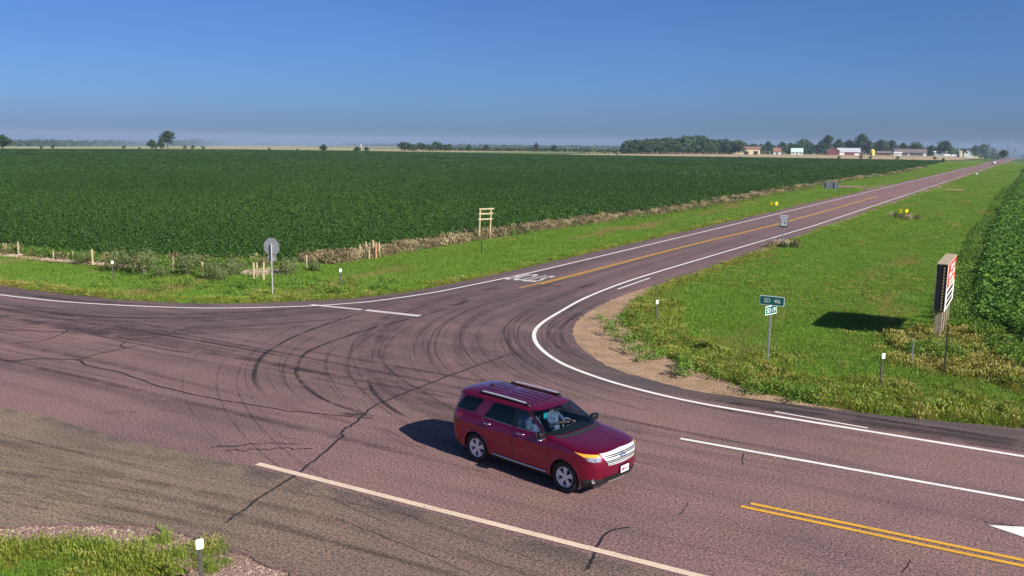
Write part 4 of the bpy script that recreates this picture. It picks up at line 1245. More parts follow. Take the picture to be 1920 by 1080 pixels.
            rp = [(a, sg * (b - .0), c) for a, b, c in rp]
            rl = empty('roof_rail', rp[0]); rl.parent = root; rl.location = (0, 0, 0)
            mb = MB(); pp = catmull(rp[1:6], 5); mb.tube(pp, .024, 8)
            mb.build('bar', M['silver'], rl, True)
            for e_ in (0, -1):
                f_ = MB(); ex = rp[e_]; inn = rp[1] if e_ == 0 else rp[-2]
                f_.tube([(ex[0], ex[1], ex[2] - .03), ex, (inn[0], inn[1], inn[2]), (inn[0] + (.06 if e_ == 0 else -.06), inn[1], inn[2])], [.03, .03, .027, .025], 8)
                f_.build('foot', M['black_plastic'], rl, True)
            f_ = MB(); P_ = [[(x_, sg * yy, 1.69 + zz_) for x_ in np.linspace(-3.0, -1.5, 8)] for yy, zz_ in ((.60, .0), (.60, .055))]
            f_.grid(P_); f_.build('skirt', M['black_plastic'], rl)
        # roof ribs
        for y_ in (-.46, -.28, -.10, .10, .28, .46):
            for xa, xb in ((-3.30, -2.62), (-2.45, -1.42)):
                xs_ = np.linspace(xa, xb - abs(y_) * .25 + .1, 14)
                MB().tube([(x_, y_, ztop(x_, y_) + .001) for x_ in xs_], .011, 6).build('roof_rib', M['dark_trim'], roof, True)
        an = empty('aerial', (-3.22, 0, ztop(-3.22, 0))); an.parent = root
        MB().box((0, 0, .012), (.11, .06, .03), bevel=.012).build('base', M['black_plastic'], an, True)
        MB().tube([(0, 0, .02), (-.07, 0, .16)], [.007, .004], 6).build('rod', M['black_plastic'], an)
        # spoiler
        P_ = []
        for off, dz in ((0, .0), (.16, -.004), (.24, -.03), (.235, -.055), (.05, -.06)):
            P_.append([(-3.62 - off + .10 * (abs(yy) / .64) ** 3, yy, 1.690 + dz - .05 * (abs(yy) / .64) ** 2.5) for yy in np.linspace(-.66, .66, 21)])
        MB().grid(P_).build('spoiler', Pm, doors[6], True)
        # hood creases
        for sg in (1, -1):
            for y0, y1 in ((.30, .40),):
                xs_ = np.linspace(-.16, .62, 14)
                MB().tube([(x_, sg * lerp(y0 + .16, y0, k / 13), ztop(x_, lerp(y0 + .16, y0, k / 13)) + .0) for k, x_ in enumerate(xs_)], .007, 6).build('hood_crease', Pm, hood, True)
        # grille
        gr = empty('grille', (0, 0, 0)); gr.parent = root
        H_ = .60
        patch('surround', [(-H_ + .10, .775), (0, .755), (H_ - .10, .775)], [(-H_ - .06, 1.055), (0, 1.075), (H_ + .06, 1.055)], 24, 8, front_map(.012), M['silver'], gr)
        for z0 in (.830, .945):
            patch('opening', [(-H_ + .05, z0), (H_ - .05, z0)], [(-H_ + .04, z0 + .024), (H_ - .04, z0 + .024)], 20, 3, front_map(.017), M['dark_trim'], gr)
            patch('opening', [(-H_ + .03, z0 + .038), (H_ - .03, z0 + .038)], [(-H_ + .02, z0 + .062), (H_ - .02, z0 + .062)], 20, 3, front_map(.017), M['dark_trim'], gr)
        patch('opening', [(-H_ + .08, .792), (H_ - .08, .792)], [(-H_ + .07, .806), (H_ - .07, .806)], 20, 3, front_map(.017), M['dark_trim'], gr)
        em = empty('emblem', (float(xfront(0, .93)) + .028, 0, .93)); em.parent = root
        for nm, s_, mt, dx in (('ring', 1.0, 'chrome', 0), ('field', .86, 'blue_ink', .004)):
            pts = [(dx, .115 * s_ * math.cos(a), .048 * s_ * math.sin(a)) for a in np.linspace(0, 2 * math.pi, 28)[:-1]]
            MB().add(pts + [(p[0] - .03, p[1], p[2]) for p in pts], [tuple(range(27))] + [(i, 27 + i, 27 + (i + 1) % 27, (i + 1) % 27) for i in range(27)]).build(nm, M[mt], em)
        tx = link('lettering', text_mesh('Ford', .08, .15, .05, shear=.25), em, M['plate_white'])
        tx.location = (.008, 0, 0); tx.rotation_euler = (R(90), 0, R(90))
        # bumper details
        patch('air_intake', [(-.52, .365), (0, .355), (.52, .365)], [(-.62, .50), (0, .52), (.62, .50)], 20, 4, front_map(.008), M['dark_trim'], root)
        patch('skid_plate', [(-.66, .262), (0, .25), (.66, .262)], [(-.74, .30), (0, .31), (.74, .30)], 24, 4, front_map(.014), M['silver'], root)
        patch('lip', [(-.42, .34), (0, .335), (.2, .338)], [(-.44, .372), (0, .37), (.2, .372)], 14, 3, front_map(.016), M['silver'], root)
        pl = empty('licence_plate', (float(xfront(0, .56)) + .03, .06, .585)); pl.parent = root
        MB().box((-.012, 0, 0), (.02, .35, .19), bevel=.006).build('frame', M['dark_trim'], pl)
        MB().box((.003, 0, 0), (.014, .305, .152)).build('plate', M['plate_white'], pl)
        MB().box((.0115, -.06, .0), (.004, .10, .07)).build('emblem_print', M['red_ink'], pl)
        for y_ in (-.115, -.075, .03, .075, .115):
            MB().box((.0115, y_, -.012), (.004, .026, .062)).build('character_print', M['blue_ink'], pl)
        # wipers and cowl
        cw = MB(); 
        for y0, y1 in ((-.62, -.02), (.02, .62)):
            P_ = []
            for k in range(8):
                y_ = lerp(y0, y1, k / 7); q_ = 1.235 + .03 * k / 7
                P_.append((float(xfront(y_, q_)) + .018, y_, q_ + .012))
            cw.tube(P_, .010, 6)
        cw.build('wipers', M['dark_trim'], root, True)
        Zc = [[(float(xfront(y_, z_)) + .004, y_, z_ + .003) for y_ in np.linspace(-.80, .80, 30)] for z_ in (1.196, 1.222)]
        MB().grid(Zc).build('cowl', M['black_plastic'], root, True)
        # card and papers on the windscreen side
        MB().box((-1.06, -.42, 1.50), (.01, .13, .13)).build('hanging_card', M['teal'], root)
        MB().box((-1.03, 0, 1.57), (.04, .24, .07), bevel=.015).build('rear_view_mirror', M['cabin'], root)
    return root
CAR_RZ = -.2303
def car_pt(x, y, z=0):
    c, s_ = math.cos(CAR_RZ), math.sin(CAR_RZ)
    return (-8.153 + x * c - y * s_, 18.597 + x * s_ + y * c, z)
car = suv('sport_utility_vehicle', 'burgundy sport utility vehicle with silver roof rails crossing the junction', 'burgundy', (-8.153, 18.597, .014), CAR_RZ)
suv('sport_utility_vehicle', 'small white vehicle far off on the northbound road', 'white_car', (-7.9, 566, .014), R(88.6), fine=False)

# ------------------------------------------------------------------ people in the car
def person(label, y, shirt, hands):
    """seated figure grown from a joint skeleton; car coordinates"""
    hip = Vector((-1.40, y, .80))
    V_ = {'pelvis': (hip, .15), 'belly': (hip + Vector((-.07, 0, .18)), .145), 'chest': (hip + Vector((-.13, 0, .38)), .155), 'neck0': (hip + Vector((-.15, 0, .53)), .075),
          'neck': (hip + Vector((-.13, 0, .60)), .055), 'jaw': (hip + Vector((-.09, 0, .665)), .075), 'head': (hip + Vector((-.105, 0, .745)), .092), 'crown': (hip + Vector((-.115, 0, .80)), .06)}
    E_ = [('pelvis', 'belly'), ('belly', 'chest'), ('chest', 'neck0'), ('neck0', 'neck'), ('neck', 'jaw'), ('jaw', 'head'), ('head', 'crown')]
    for s_ in (1, -1):
        k = 'l' if s_ > 0 else 'r'
        hnd = hands[0 if s_ > 0 else 1]
        sh = hip + Vector((-.14, s_ * .19, .46)); hv = Vector(hnd)
        el = (sh + hv) / 2 + Vector((-.06, s_ * .09, -.13))
        V_['sh' + k] = (sh, .075); V_['el' + k] = (el, .052); V_['wr' + k] = (hv, .036)
        d = (hv - el).normalized()
        V_['pa' + k] = (hv + d * .07, .034)
        E_ += [('chest', 'sh' + k), ('sh' + k, 'el' + k), ('el' + k, 'wr' + k), ('wr' + k, 'pa' + k)]
        V_['hi' + k] = (hip + Vector((.06, s_ * .10, -.01)), .105); V_['kn' + k] = (hip + Vector((.50, s_ * .14, .06)), .075)
        V_['an' + k] = (hip + Vector((.72, s_ * .13, -.30)), .048); V_['to' + k] = (hip + Vector((.86, s_ * .13, -.32)), .04)
        E_ += [('pelvis', 'hi' + k), ('hi' + k, 'kn' + k), ('kn' + k, 'an' + k), ('an' + k, 'to' + k)]
        side = d.cross(Vector((0, 0, 1))).normalized()
        for f_ in range(4):
            b_ = hv + d * .10 + side * (f_ - 1.5) * .02
            V_['f%s%d' % (k, f_)] = (b_ + d * .03, .010); V_['g%s%d' % (k, f_)] = (b_ + d * .055 + Vector((0, 0, -.03)), .008)
            E_ += [('pa' + k, 'f%s%d' % (k, f_)), ('f%s%d' % (k, f_), 'g%s%d' % (k, f_))]
        V_['th' + k] = (hv + d * .06 - side * s_ * .05, .011)
        E_ += [('wr' + k, 'th' + k)]
    keys = list(V_)
    me = bpy.data.meshes.new('person')
    me.from_pydata([tuple(V_[k][0]) for k in keys], [(keys.index(a), keys.index(b)) for a, b in E_], [])
    ob = bpy.data.objects.new('person', me); COL.objects.link(ob)
    md = ob.modifiers.new('skin', 'SKIN')
    for i, k in enumerate(keys):
        me.skin_vertices[0].data[i].radius = (V_[k][1], V_[k][1])
        me.skin_vertices[0].data[i].use_root = (k == 'pelvis')
    ob.modifiers.new('smooth', 'SUBSURF').levels = 1
    bpy.context.view_layer.update()
    m2 = bpy.data.meshes.new_from_object(ob.evaluated_get(bpy.context.evaluated_depsgraph_get()))
    ob.modifiers.clear(); ob.data = m2
    for m_ in (M['skin'], M[shirt], M['jeans']): m2.materials.append(m_)
    top = hip.z + .55
    for p_ in m2.polygons:
        c_ = p_.center
        arm = c_.x > hip.x + .14 and c_.z > .90
        p_.material_index = 0 if (c_.z > top or (arm and c_.x > hip.x + .30)) else (1 if c_.z > .84 and c_.x < hip.x + .32 else 2)
        p_.use_smooth = True
    hd = hip + Vector((-.105, 0, .745))
    hr = MB()
    hr.add(*(lambda g: (g[0], g[1]))(([(hd.x + .112 * math.sin(p) * math.cos(a) - .012, hd.y + .102 * math.sin(p) * math.sin(a), hd.z + .035 + .105 * math.cos(p)) for p in np.linspace(.05, 1.75, 7) for a in np.linspace(.75, 2 * math.pi - .75, 14)], [(i * 14 + j, i * 14 + j + 1, (i + 1) * 14 + j + 1, (i + 1) * 14 + j) for i in range(6) for j in range(13)])))
    hr.build('hair', M['hair_grey'], ob, True)
    fc = MB()
    fc.add([(hd.x + .088, hd.y - .014, hd.z - .012), (hd.x + .088, hd.y + .014, hd.z - .012), (hd.x + .118, hd.y, hd.z - .02), (hd.x + .09, hd.y, hd.z + .03), (hd.x + .085, hd.y, hd.z - .03)], [(0, 2, 3), (2, 1, 3), (0, 4, 2), (4, 1, 2)])
    fc.build('nose', M['skin'], ob)
    for s_ in (1, -1):
        MB().box((hd.x + .089, hd.y + s_ * .034, hd.z + .022), (.012, .024, .012), bevel=.004).build('eye', M['dark_trim'], ob)
        MB().box((hd.x - .005, hd.y + s_ * .098, hd.z), (.035, .016, .055), bevel=.007).build('ear', M['skin'], ob)
    MB().box((hd.x + .082, hd.y, hd.z - .058), (.012, .045, .010), bevel=.003).build('mouth', M['red_lens'], ob)
    ob.matrix_world = Matrix.Translation(Vector((-8.153, 18.597, .014))) @ Matrix.Rotation(CAR_RZ, 4, 'Z')
    tag(ob, label, 'person')
    return ob
person('person in a blue shirt at the steering wheel of the burgundy car', .38, 'shirt_blue', ((-1.02, .56, 1.16), (-1.0, .22, 1.20)))
person('person in a pale shirt in the passenger seat of the burgundy car', -.38, 'shirt_light', ((-1.12, -.26, .96), (-1.14, -.48, .96)))

# ------------------------------------------------------------------ signs, posts and roadside furniture
M['galv'] = simple('galvanised_steel', (.46, .47, .47), .5, .5, col2=(.36, .37, .37), sc=6)
M['sign_back'] = simple('sign_back_aluminium', (.36, .36, .37), .5, .25, col2=(.30, .30, .31), sc=3)
M['sign_green'] = simple('sign_green', (.0, .12, .10), .45)
M['sign_white'] = simple('sign_white', (.80, .82, .80), .45)
M['sign_red'] = simple('sign_red', (.50, .02, .025), .45)
M['sign_black'] = simple('sign_black', (.012, .012, .012), .5)
M['post_green'] = simple('dark_green_post', (.030, .035, .028), .7, col2=(.07, .06, .05), sc=5)
M['reflector'] = simple('white_reflector', (.82, .82, .76), .35)
M['timber'] = simple('treated_timber', (.44, .36, .20), .85, col2=(.33, .26, .15), sc=6, bump=.3)
M['grey_timber'] = simple('weathered_timber', (.40, .32, .21), .9, col2=(.24, .19, .13), sc=9, bump=.4)
M['board_white'] = simple('board_white', (.74, .72, .66), .7, col2=(.60, .57, .50), sc=2)
M['board_red'] = simple('board_red', (.55, .03, .02), .6, col2=(.42, .04, .03), sc=2)
M['rust'] = simple('rusty_steel', (.20, .10, .06), .8, col2=(.12, .07, .05), sc=8)
M['yellow_sign'] = simple('yellow_reflective', (.80, .60, .01), .4)
M['wire'] = simple('fence_wire', (.16, .14, .12), .6, .6)
M['orange_post'] = simple('orange_marker', (.50, .20, .08), .7, col2=(.40, .26, .14), sc=7)

def sign_plate(name, w, h, t, mat, back, parent, loc, rz, corner=.03, n=4):
    """rounded plate standing upright; its face looks along local -y"""
    pts = []
    for cx, cz, a0 in ((w / 2 - corner, h / 2 - corner, 0), (-w / 2 + corner, h / 2 - corner, 90), (-w / 2 + corner, -h / 2 + corner, 180), (w / 2 - corner, -h / 2 + corner, 270)):
        for k in range(n + 1):
            a = R(a0 + 90 * k / n)
            pts.append((cx + corner * math.cos(a), cz + corner * math.sin(a)))
    m_ = len(pts)
    o = MB().add([(x, -t / 2, z) for x, z in pts] + [(x, t / 2, z) for x, z in pts], [tuple(range(m_))] , 0)
    o.add([(x, t / 2, z) for x, z in pts], [tuple(range(m_ - 1, -1, -1))], 1)
    o.add([(x, -t / 2, z) for x, z in pts] + [(x, t / 2, z) for x, z in pts], [(i, m_ + i, m_ + (i + 1) % m_, (i + 1) % m_) for i in range(m_)], 1)
    ob = o.build(name, [mat, back], parent)
    ob.location = loc; ob.rotation_euler = (0, 0, rz)
    return ob
def face_text(name, body, w, h, mat, parent, off, z=0, x=0):
    t_ = link(name, text_mesh(body, 1, w, h), parent, mat)
    t_.location = (x, -off, z); t_.rotation_euler = (R(90), 0, 0)
    return t_
def u_post(h, mat, parent, w=.07, below=.4):
    m_ = MB()
    for x0, y0, dx, dy in ((0, .0, w, .008), (-w / 2, .018, .012, .04), (w / 2, .018, .012, .04)):
        m_.box((x0, y0, h / 2 - below / 2), (dx, dy, h + below))
    return m_.build('post', mat, parent)

# stop sign seen from behind
b_ = (-33.1, 33.7)
st = empty('stop_sign', (b_[0], b_[1], tz(*b_) - .03), R(10))
tag(st, 'grey back of an octagonal stop sign on a steel post', 'sign')
oc = lambda r_: [(r_ * math.cos(R(22.5 + 45 * k)), r_ * math.sin(R(22.5 + 45 * k))) for k in range(8)]
q = MB()
q.add([(x, .02, z) for x, z in oc(.50)], [tuple(range(8))], 0)
q.add([(x, .026, z) for x, z in oc(.50)], [tuple(range(7, -1, -1))], 1)
q.add([(x, .02, z) for x, z in oc(.50)] + [(x, .026, z) for x, z in oc(.50)], [(i, (i + 1) % 8, 8 + (i + 1) % 8, 8 + i) for i in range(8)], 0)
pl = q.build('octagon_plate', [M['sign_back'], M['sign_red']], st); pl.location = (-.0, .02, 2.55)
bd = MB(); ro, ri = oc(.49), oc(.455)
bd.add([(x, .028, z) for x, z in ro] + [(x, .028, z) for x, z in ri], [(i, 8 + i, 8 + (i + 1) % 8, (i + 1) % 8) for i in range(8)])
bd.build('border', M['sign_white'], pl)
t_ = link('lettering', text_mesh('STOP', 1, .72, .32), pl, M['sign_white']); t_.location = (0, .029, 0); t_.rotation_euler = (R(90), 0, R(180))
pb = MB(); pb.box((0, .043, 0), (.50, .006, .22)); pb = pb.build('lower_plaque', M['sign_back'], st); pb.location = (0, 0, 1.94)
po = MB(); po.tube([(0, 0, -.4), (0, 0, 2.72)], .038, 10); po.build('post', M['galv'], st)
br = MB(); br.box((.12, .012, 2.22), (.30, .025, .03)); br.build('bracket', M['galv'], st)

# street-name style route sign
b_ = (-7.43, 33.6)
sg = empty('route_name_sign', (b_[0], b_[1], tz(*b_) - .05), 0)
tag(sg, 'green SD 46 sign above a crossing SD 19 blade on a thin post', 'sign')
u_post(2.42, M['galv'], sg, .06)
pl = sign_plate('sign_blade', .94, .36, .012, M['sign_white'], M['sign_back'], sg, (0.04, -.05, 2.37), R(-2), .05)
f_ = sign_plate('green_field', .885, .305, .004, M['sign_green'], M['sign_green'], pl, (0, -.0085, 0), 0, .035)
face_text('lettering', 'SD', .24, .165, M['sign_white'], pl, .0125, 0, -.18)
face_text('lettering', '46', .25, .165, M['sign_white'], pl, .0125, 0, .19)
pl = sign_plate('sign_blade', .78, .34, .012, M['sign_white'], M['sign_white'], sg, (.03, -.08, 2.02), R(71), .05)
f_ = sign_plate('green_field', .725, .285, .004, M['sign_green'], M['sign_green'], pl, (0, -.0085, 0), 0, .035)
face_text('lettering', 'SD', .24, .17, M['sign_white'], pl, .0125, 0, -.17)
face_text('lettering', '19', .22, .17, M['sign_white'], pl, .0125, 0, .17)
b2 = sign_plate('green_field', .725, .285, .004, M['sign_green'], M['sign_green'], pl, (0, .0085, 0), 0, .035)

# north 19 route marker
b_ = (-15.86, 74.54)
sg = empty('route_marker', (b_[0], b_[1], tz(*b_)), R(-3))
tag(sg, 'white and black route marker reading NORTH 19 beside the road', 'sign')
u_post(2.3, M['galv'], sg, .06)
pl = sign_plate('direction_plate', .62, .32, .008, M['sign_white'], M['sign_back'], sg, (0, -.03, 2.30), 0, .03)
face_text('lettering', 'NORTH', .50, .15, M['sign_black'], pl, .006)
pl = sign_plate('route_plate', .66, .66, .008, M['sign_black'], M['sign_back'], sg, (0, -.03, 1.79), 0, .03)
f_ = sign_plate('white_shape', .54, .52, .004, M['sign_white'], M['sign_white'], pl, (.01, -.0065, .035), 0, .06)
face_text('lettering', '19', .36, .36, M['sign_black'], pl, .0105, .03, .01)

# grey back of a guide sign
b_ = (-27.92, 168.38)
sg = empty('guide_sign', (b_[0], b_[1], tz(*b_)), R(-4))
tag(sg, 'grey back of a wide guide sign beyond the left verge', 'sign')
pl = sign_plate('panel', 2.6, 1.25, .01, M['sign_back'], M['sign_green'], sg, (0, 0, 1.45), 0, .08)
for x_ in (-.75, .75):
    q = MB(); q.box((x_, -.04, .75), (.06, .06, 2.5)); q.build('post', M['galv'], sg)

# yellow culvert markers: pairs of plates
for (px_, lab) in (((-26.54, 118.18), 'pair of small yellow culvert markers left of the road'), ((-10.75, 117.29), 'pair of small yellow culvert markers in the right verge')):
    o = empty('culvert_marker', (px_[0], px_[1], tz(*px_) - .05), R(10)); tag(o, lab, 'marker', 'yellow culvert markers')
    for dx in (-.32, .32):
        sign_plate('yellow_plate', .34, .46, .006, M['yellow_sign'], M['yellow_sign'], o, (dx, -.02, .72), R(-12 if dx < 0 else 14), .02)
        q = MB(); q.box((dx, .01, .3), (.03, .03, 1.2)); q.build('post', M['post_green'], o)
# small white marker further up the right edge line
b_ = (-8.27, 296.56)
o = empty('delineator', (b_[0], b_[1], tz(*b_))); tag(o, 'far small white roadside marker beside the right edge line', 'marker', 'white reflector posts')
q = MB(); q.box((0, 0, .5), (.08, .04, 1.2)); q.build('post', M['post_green'], o)
sign_plate('reflector', .5, .7, .01, M['reflector'], M['reflector'], o, (0, -.03, .95), 0, .03)

# delineators
for (px_, h, rz, lab) in (((-44.9, 33.0), 1.15, 50, 'white reflector post in the grass left of the stop sign'), ((-31.2, 36.9), 1.15, 45, 'white reflector post just right of the stop sign'), ((-13.5, 37.9), 1.10, 50, 'white reflector post on the grass inside the gravel corner'),
                           ((-3.15, 31.5), 1.18, 45, 'white reflector post between the SD 46 sign and the billboard'), ((-11.62, 9.91), 1.2, 55, 'near white reflector post at the bottom left gravel edge')):
    o = empty('delineator', (px_[0], px_[1], tz(*px_) - .05), R(rz)); tag(o, lab, 'marker', 'white reflector posts')
    u_post(h, M['post_green'], o, .055)
    sign_plate('reflector', .13, .19, .012, M['reflector'], M['sign_back'], o, (0, -.025, h - .02), 0, .03)
# bare posts by the billboard
o = empty('steel_post', (-1.40, 34.7, tz(-1.4, 34.7)), 0); tag(o, 'bare dark steel post in front of the billboard', 'post')
u_post(1.75, M['post_green'], o, .05)
o = empty('steel_stake', (-2.55, 35.6, tz(-2.55, 35.6)), 0); tag(o, 'short thin grey stake behind the reflector post near the billboard', 'post')
u_post(1.0, M['galv'], o, .03)
o = empty('small_stake', (-34.4, 57.0, tz(-34.4, 57.0)), 0); tag(o, 'tiny dark stake alone in the grass below the wooden frame', 'post')
u_post(.9, M['post_green'], o, .05)

# billboard: two painted faces on a timber frame, seen nearly edge-on
bb = empty('billboard', (-2.02, 42.95, tz(-1.9, 43.0) - .05), R(-1.4))
tag(bb, 'weathered two-sided billboard with a red and white face on timber posts', 'billboard')
Wd, Tk, Z0, Z1 = 4.2, .42, 1.28, 3.28
for sx, nm in ((1, 'board_face'), (-1, 'board_face')):
    for k in range(4):                                         # each face is four upright panels
        q = MB(); q.box((sx * Tk / 2, -Wd / 2 + Wd / 4 * (k + .5), (Z0 + Z1) / 2), (.02, Wd / 4 - .01, Z1 - Z0)); q.build(nm, M['board_white'], bb)
x_ = Tk / 2 + .013
q = MB(); q.box((x_, .08, 2.74), (.004, 4.0, 1.04)); q.build('red_panel', M['board_red'], bb)
for z_, w_ in ((3.02, 2.2), (2.71, 2.9), (2.40, 2.4)):          # pale rows of lettering, not readable
    nlet = 8
    for k in range(nlet):
        if (k * 7 + int(z_ * 10)) % 5 == 0: continue
        q = MB(); q.box((x_ + .004, .15 - w_ / 2 + w_ * (k + .5) / nlet, z_), (.004, w_ / nlet * .68, .22)); q.build('letter_block', M['board_white'], bb)
for z_, w_ in ((2.02, 3.1), (1.74, 2.7), (1.48, 3.0)):
    for k in range(5):
        q = MB(); q.box((x_ + .001, -.1 - w_ / 2 + w_ * (k + .5) / 5, z_), (.004, w_ / 5 * .8, .19)); q.build('letter_block', M['sign_black'], bb)
for y_ in (-Wd / 2 - .012, Wd / 2 + .012):                      # end frames with battens
    q = MB(); q.box((-.08, y_, (Z0 + Z1) / 2), (.16, .02, Z1 - Z0 - .02)); q.build('end_board', M['sign_black'], bb)
    for k in range(14):
        q = MB(); q.box((.085, y_, Z0 + .1 + k * (Z1 - Z0 - .16) / 13.6), (.055, .024, .085)); q.build('batten_end', M['grey_timber'], bb)
    q = MB(); q.box((.085, y_ * .998, (Z0 + Z1) / 2), (.15, .012, Z1 - Z0 - .02)); q.build('end_backing', M['dark_trim'], bb)
q = MB(); q.box((0, 0, Z1 + .025), (Tk + .03, Wd + .06, .04)); q.build('cap_board', M['grey_timber'], bb)
for y_ in (-1.75, -.6, .6, 1.75):
    for sx in (-1, 1):
        q = MB(); q.box((sx * .085, y_, 1.35), (.12, .15, 3.7), bevel=.01); q.build('post', M['grey_timber'], bb)

# bare timber sign frame
b0, b1 = (-38.52, 63.38), (-38.03, 64.33)
fr = empty('timber_frame', (b0[0], b0[1], tz(*b0)), math.atan2(b1[1] - b0[1], b1[0] - b0[0]))
tag(fr, 'bare timber sign frame of two posts and three rails', 'frame')
dd = np.hypot(b1[0] - b0[0], b1[1] - b0[1]) * 1.0
for x_ in (0, dd):
    q = MB(); q.tube([(x_ - .0, 0, -.4), (x_ + .10, 0, 2.58)], .075, 8); q.build('post', M['timber'], fr)
for z_, x0, x1 in ((2.52, -.05, .34), (2.12, -.07, .26), (1.66, -.12, .20)):
    q = MB(); q.box(((x0 + dd + x1) / 2, -.08, z_), (dd + x1 - x0, .05, .12)); q.build('rail', M['timber'], fr)

# fence posts along the soybean edge, left to right
posts = [((-58.76, 35.96), .95, .0), ((-55.12, 36.08), .55, 0), ((-54.50, 36.16), .5, .02), ((-53.89, 36.24), .45, .15), ((-53.54, 36.46), .6, 0), ((-50.48, 35.68), 1.05, 0), ((-44.20, 36.64), .95, 0), ((-40.77, 35.93), .95, 0),
         ((-37.57, 36.79), 1.05, 0), ((-37.86, 37.33), 1.0, 0), ((-37.27, 37.25), 1.05, .02), ((-38.72, 40.43), .75, 0), ((-38.54, 42.30), .85, 0), ((-38.84, 45.16), .75, 0), ((-38.59, 47.70), .95, 0), ((-39.49, 49.54), 1.0, -.06), ((-38.13, 48.12), .65, 0), ((-39.09, 49.83), 1.1, -.05), ((-38.10, 48.85), 1.05, .02), ((-38.41, 49.62), 1.0, 0), ((-39.05, 60.97), .6, 0)]
ordw = ['first', 'second', 'third', 'fourth', 'fifth', 'sixth', 'seventh', 'eighth', 'ninth', 'tenth', 'eleventh', 'twelfth', 'thirteenth', 'fourteenth', 'fifteenth', 'sixteenth', 'seventeenth', 'eighteenth', 'nineteenth', 'twentieth', 'last']
for i, (p_, h, ln) in enumerate(posts):
    q = MB(); r0 = .062 if h > .8 else .048
    a = rng.normal(0, .02, 2)
    q.tube([(0, 0, -.35), (a[0] * .5, a[1] * .5, h * .5), (ln + a[0], a[1], h)], [r0 * 1.05, r0, r0 * .92], 9)
    o = q.build('fence_post', M['orange_post'] if i == 18 else M['timber' if i % 3 else 'grey_timber'])
    o.location = (p_[0], p_[1], tz(*p_) - .03)
    tag(o, '%s fence post along the soybean edge, %s from the left' % ('orange stained' if i == 18 else ('tall timber' if h > .9 else 'short timber'), ordw[i]), 'post', 'fence posts along the soybean edge')
fw_ = [posts[i][0] for i in (0, 5, 6, 7, 9, 12)]
for i, (a, b) in enumerate(zip(fw_[:-1], fw_[1:])):
    q = MB()
    for z_ in (.42, .78):
        q.tube([(lerp(a[0], b[0], t), lerp(a[1], b[1], t), lerp(tz(*a), tz(*b), t) + z_ - .10 * math.sin(math.pi * t)) for t in np.linspace(0, 1, 9)], .008, 5)
    o = q.build('fence_wire', M['wire'])
    tag(o, 'sagging pair of fence wires, %s span from the left' % ordw[i], 'fence', 'fence wires along the soybean edge', 'stuff')

# grey-green shrubs on the fence corner
def shrub_mesh(seed, n, w, h, leaf, mat):
    r_ = np.random.default_rng(seed)
    vs, fs = [], []
    for i in range(n):
        d = r_.normal(0, 1, 3); d /= np.linalg.norm(d)
        c = d * np.array([w, w, h * .5]) * r_.random() ** .35 * (1 + .25 * math.sin(5 * math.atan2(d[1], d[0]) + seed)) + np.array([0, 0, h * .5])
        c[2] = abs(c[2])
        nn_ = d + r_.normal(0, .5, 3); nn_ /= np.linalg.norm(nn_)
        t = np.cross(nn_, r_.normal(0, 1, 3)); t /= np.linalg.norm(t); b2_ = np.cross(nn_, t)
        s = leaf * r_.uniform(.6, 1.3); k = len(vs)
        vs += [tuple(c - t * s), tuple(c + b2_ * s * .5), tuple(c + t * s), tuple(c - b2_ * s * .5)]
        fs += [(k, k + 1, k + 2, k + 3)]
    me = bpy.data.meshes.new('foliage'); me.from_pydata(vs, [], fs); me.update(); me.materials.append(mat)
    return me
sh_m = [shrub_mesh(s_, 1500, .85, 1.25, .055, M['sage']) for s_ in (1, 2, 3)]
stem_m = MB()
for k in range(6):
    a = k * 1.05
    stem_m.tube([(0, 0, -.1), (.2 * math.cos(a), .2 * math.sin(a), .4), (.45 * math.cos(a), .45 * math.sin(a), .85)], [.02, .014, .006], 5)
stem_m = stem_m.mesh('stems'); stem_m.materials.append(M['grey_timber'])
shr = [((-51.52, 35.81), .75, 'left of the bare bank end'), ((-47.36, 35.20), 1.1, 'behind the left reflector post'), ((-45.14, 35.30), 1.15, 'second right of the left reflector post'), ((-43.17, 34.84), .7, 'in front of the seventh fence post'), ((-42.30, 36.13), 1.1, 'between the seventh and eighth fence posts'), ((-40.02, 35.94), .8, 'right beside the eighth fence post'), ((-39.92, 37.44), 1.0, 'left of the rubble behind the stop sign'), ((-37.47, 39.48), .9, 'right behind the stop sign'), ((-38.87, 35.56), .6, 'low in front of the rubble left of the stop sign'), ((-37.45, 41.82), .6, 'low beside the thirteenth fence post')]
for i, (p_, s_, w_) in enumerate(shr):
    o = empty('shrub', (p_[0], p_[1], tz(*p_) - .05), i * 1.3); o.scale = (s_, s_, s_ * (.95 + .1 * (i % 3)))
    tag(o, 'grey green shrub ' + w_, 'shrub', 'shrubs along the fence corner')
    link('foliage', sh_m[i % 3], o); link('stems', stem_m, o)

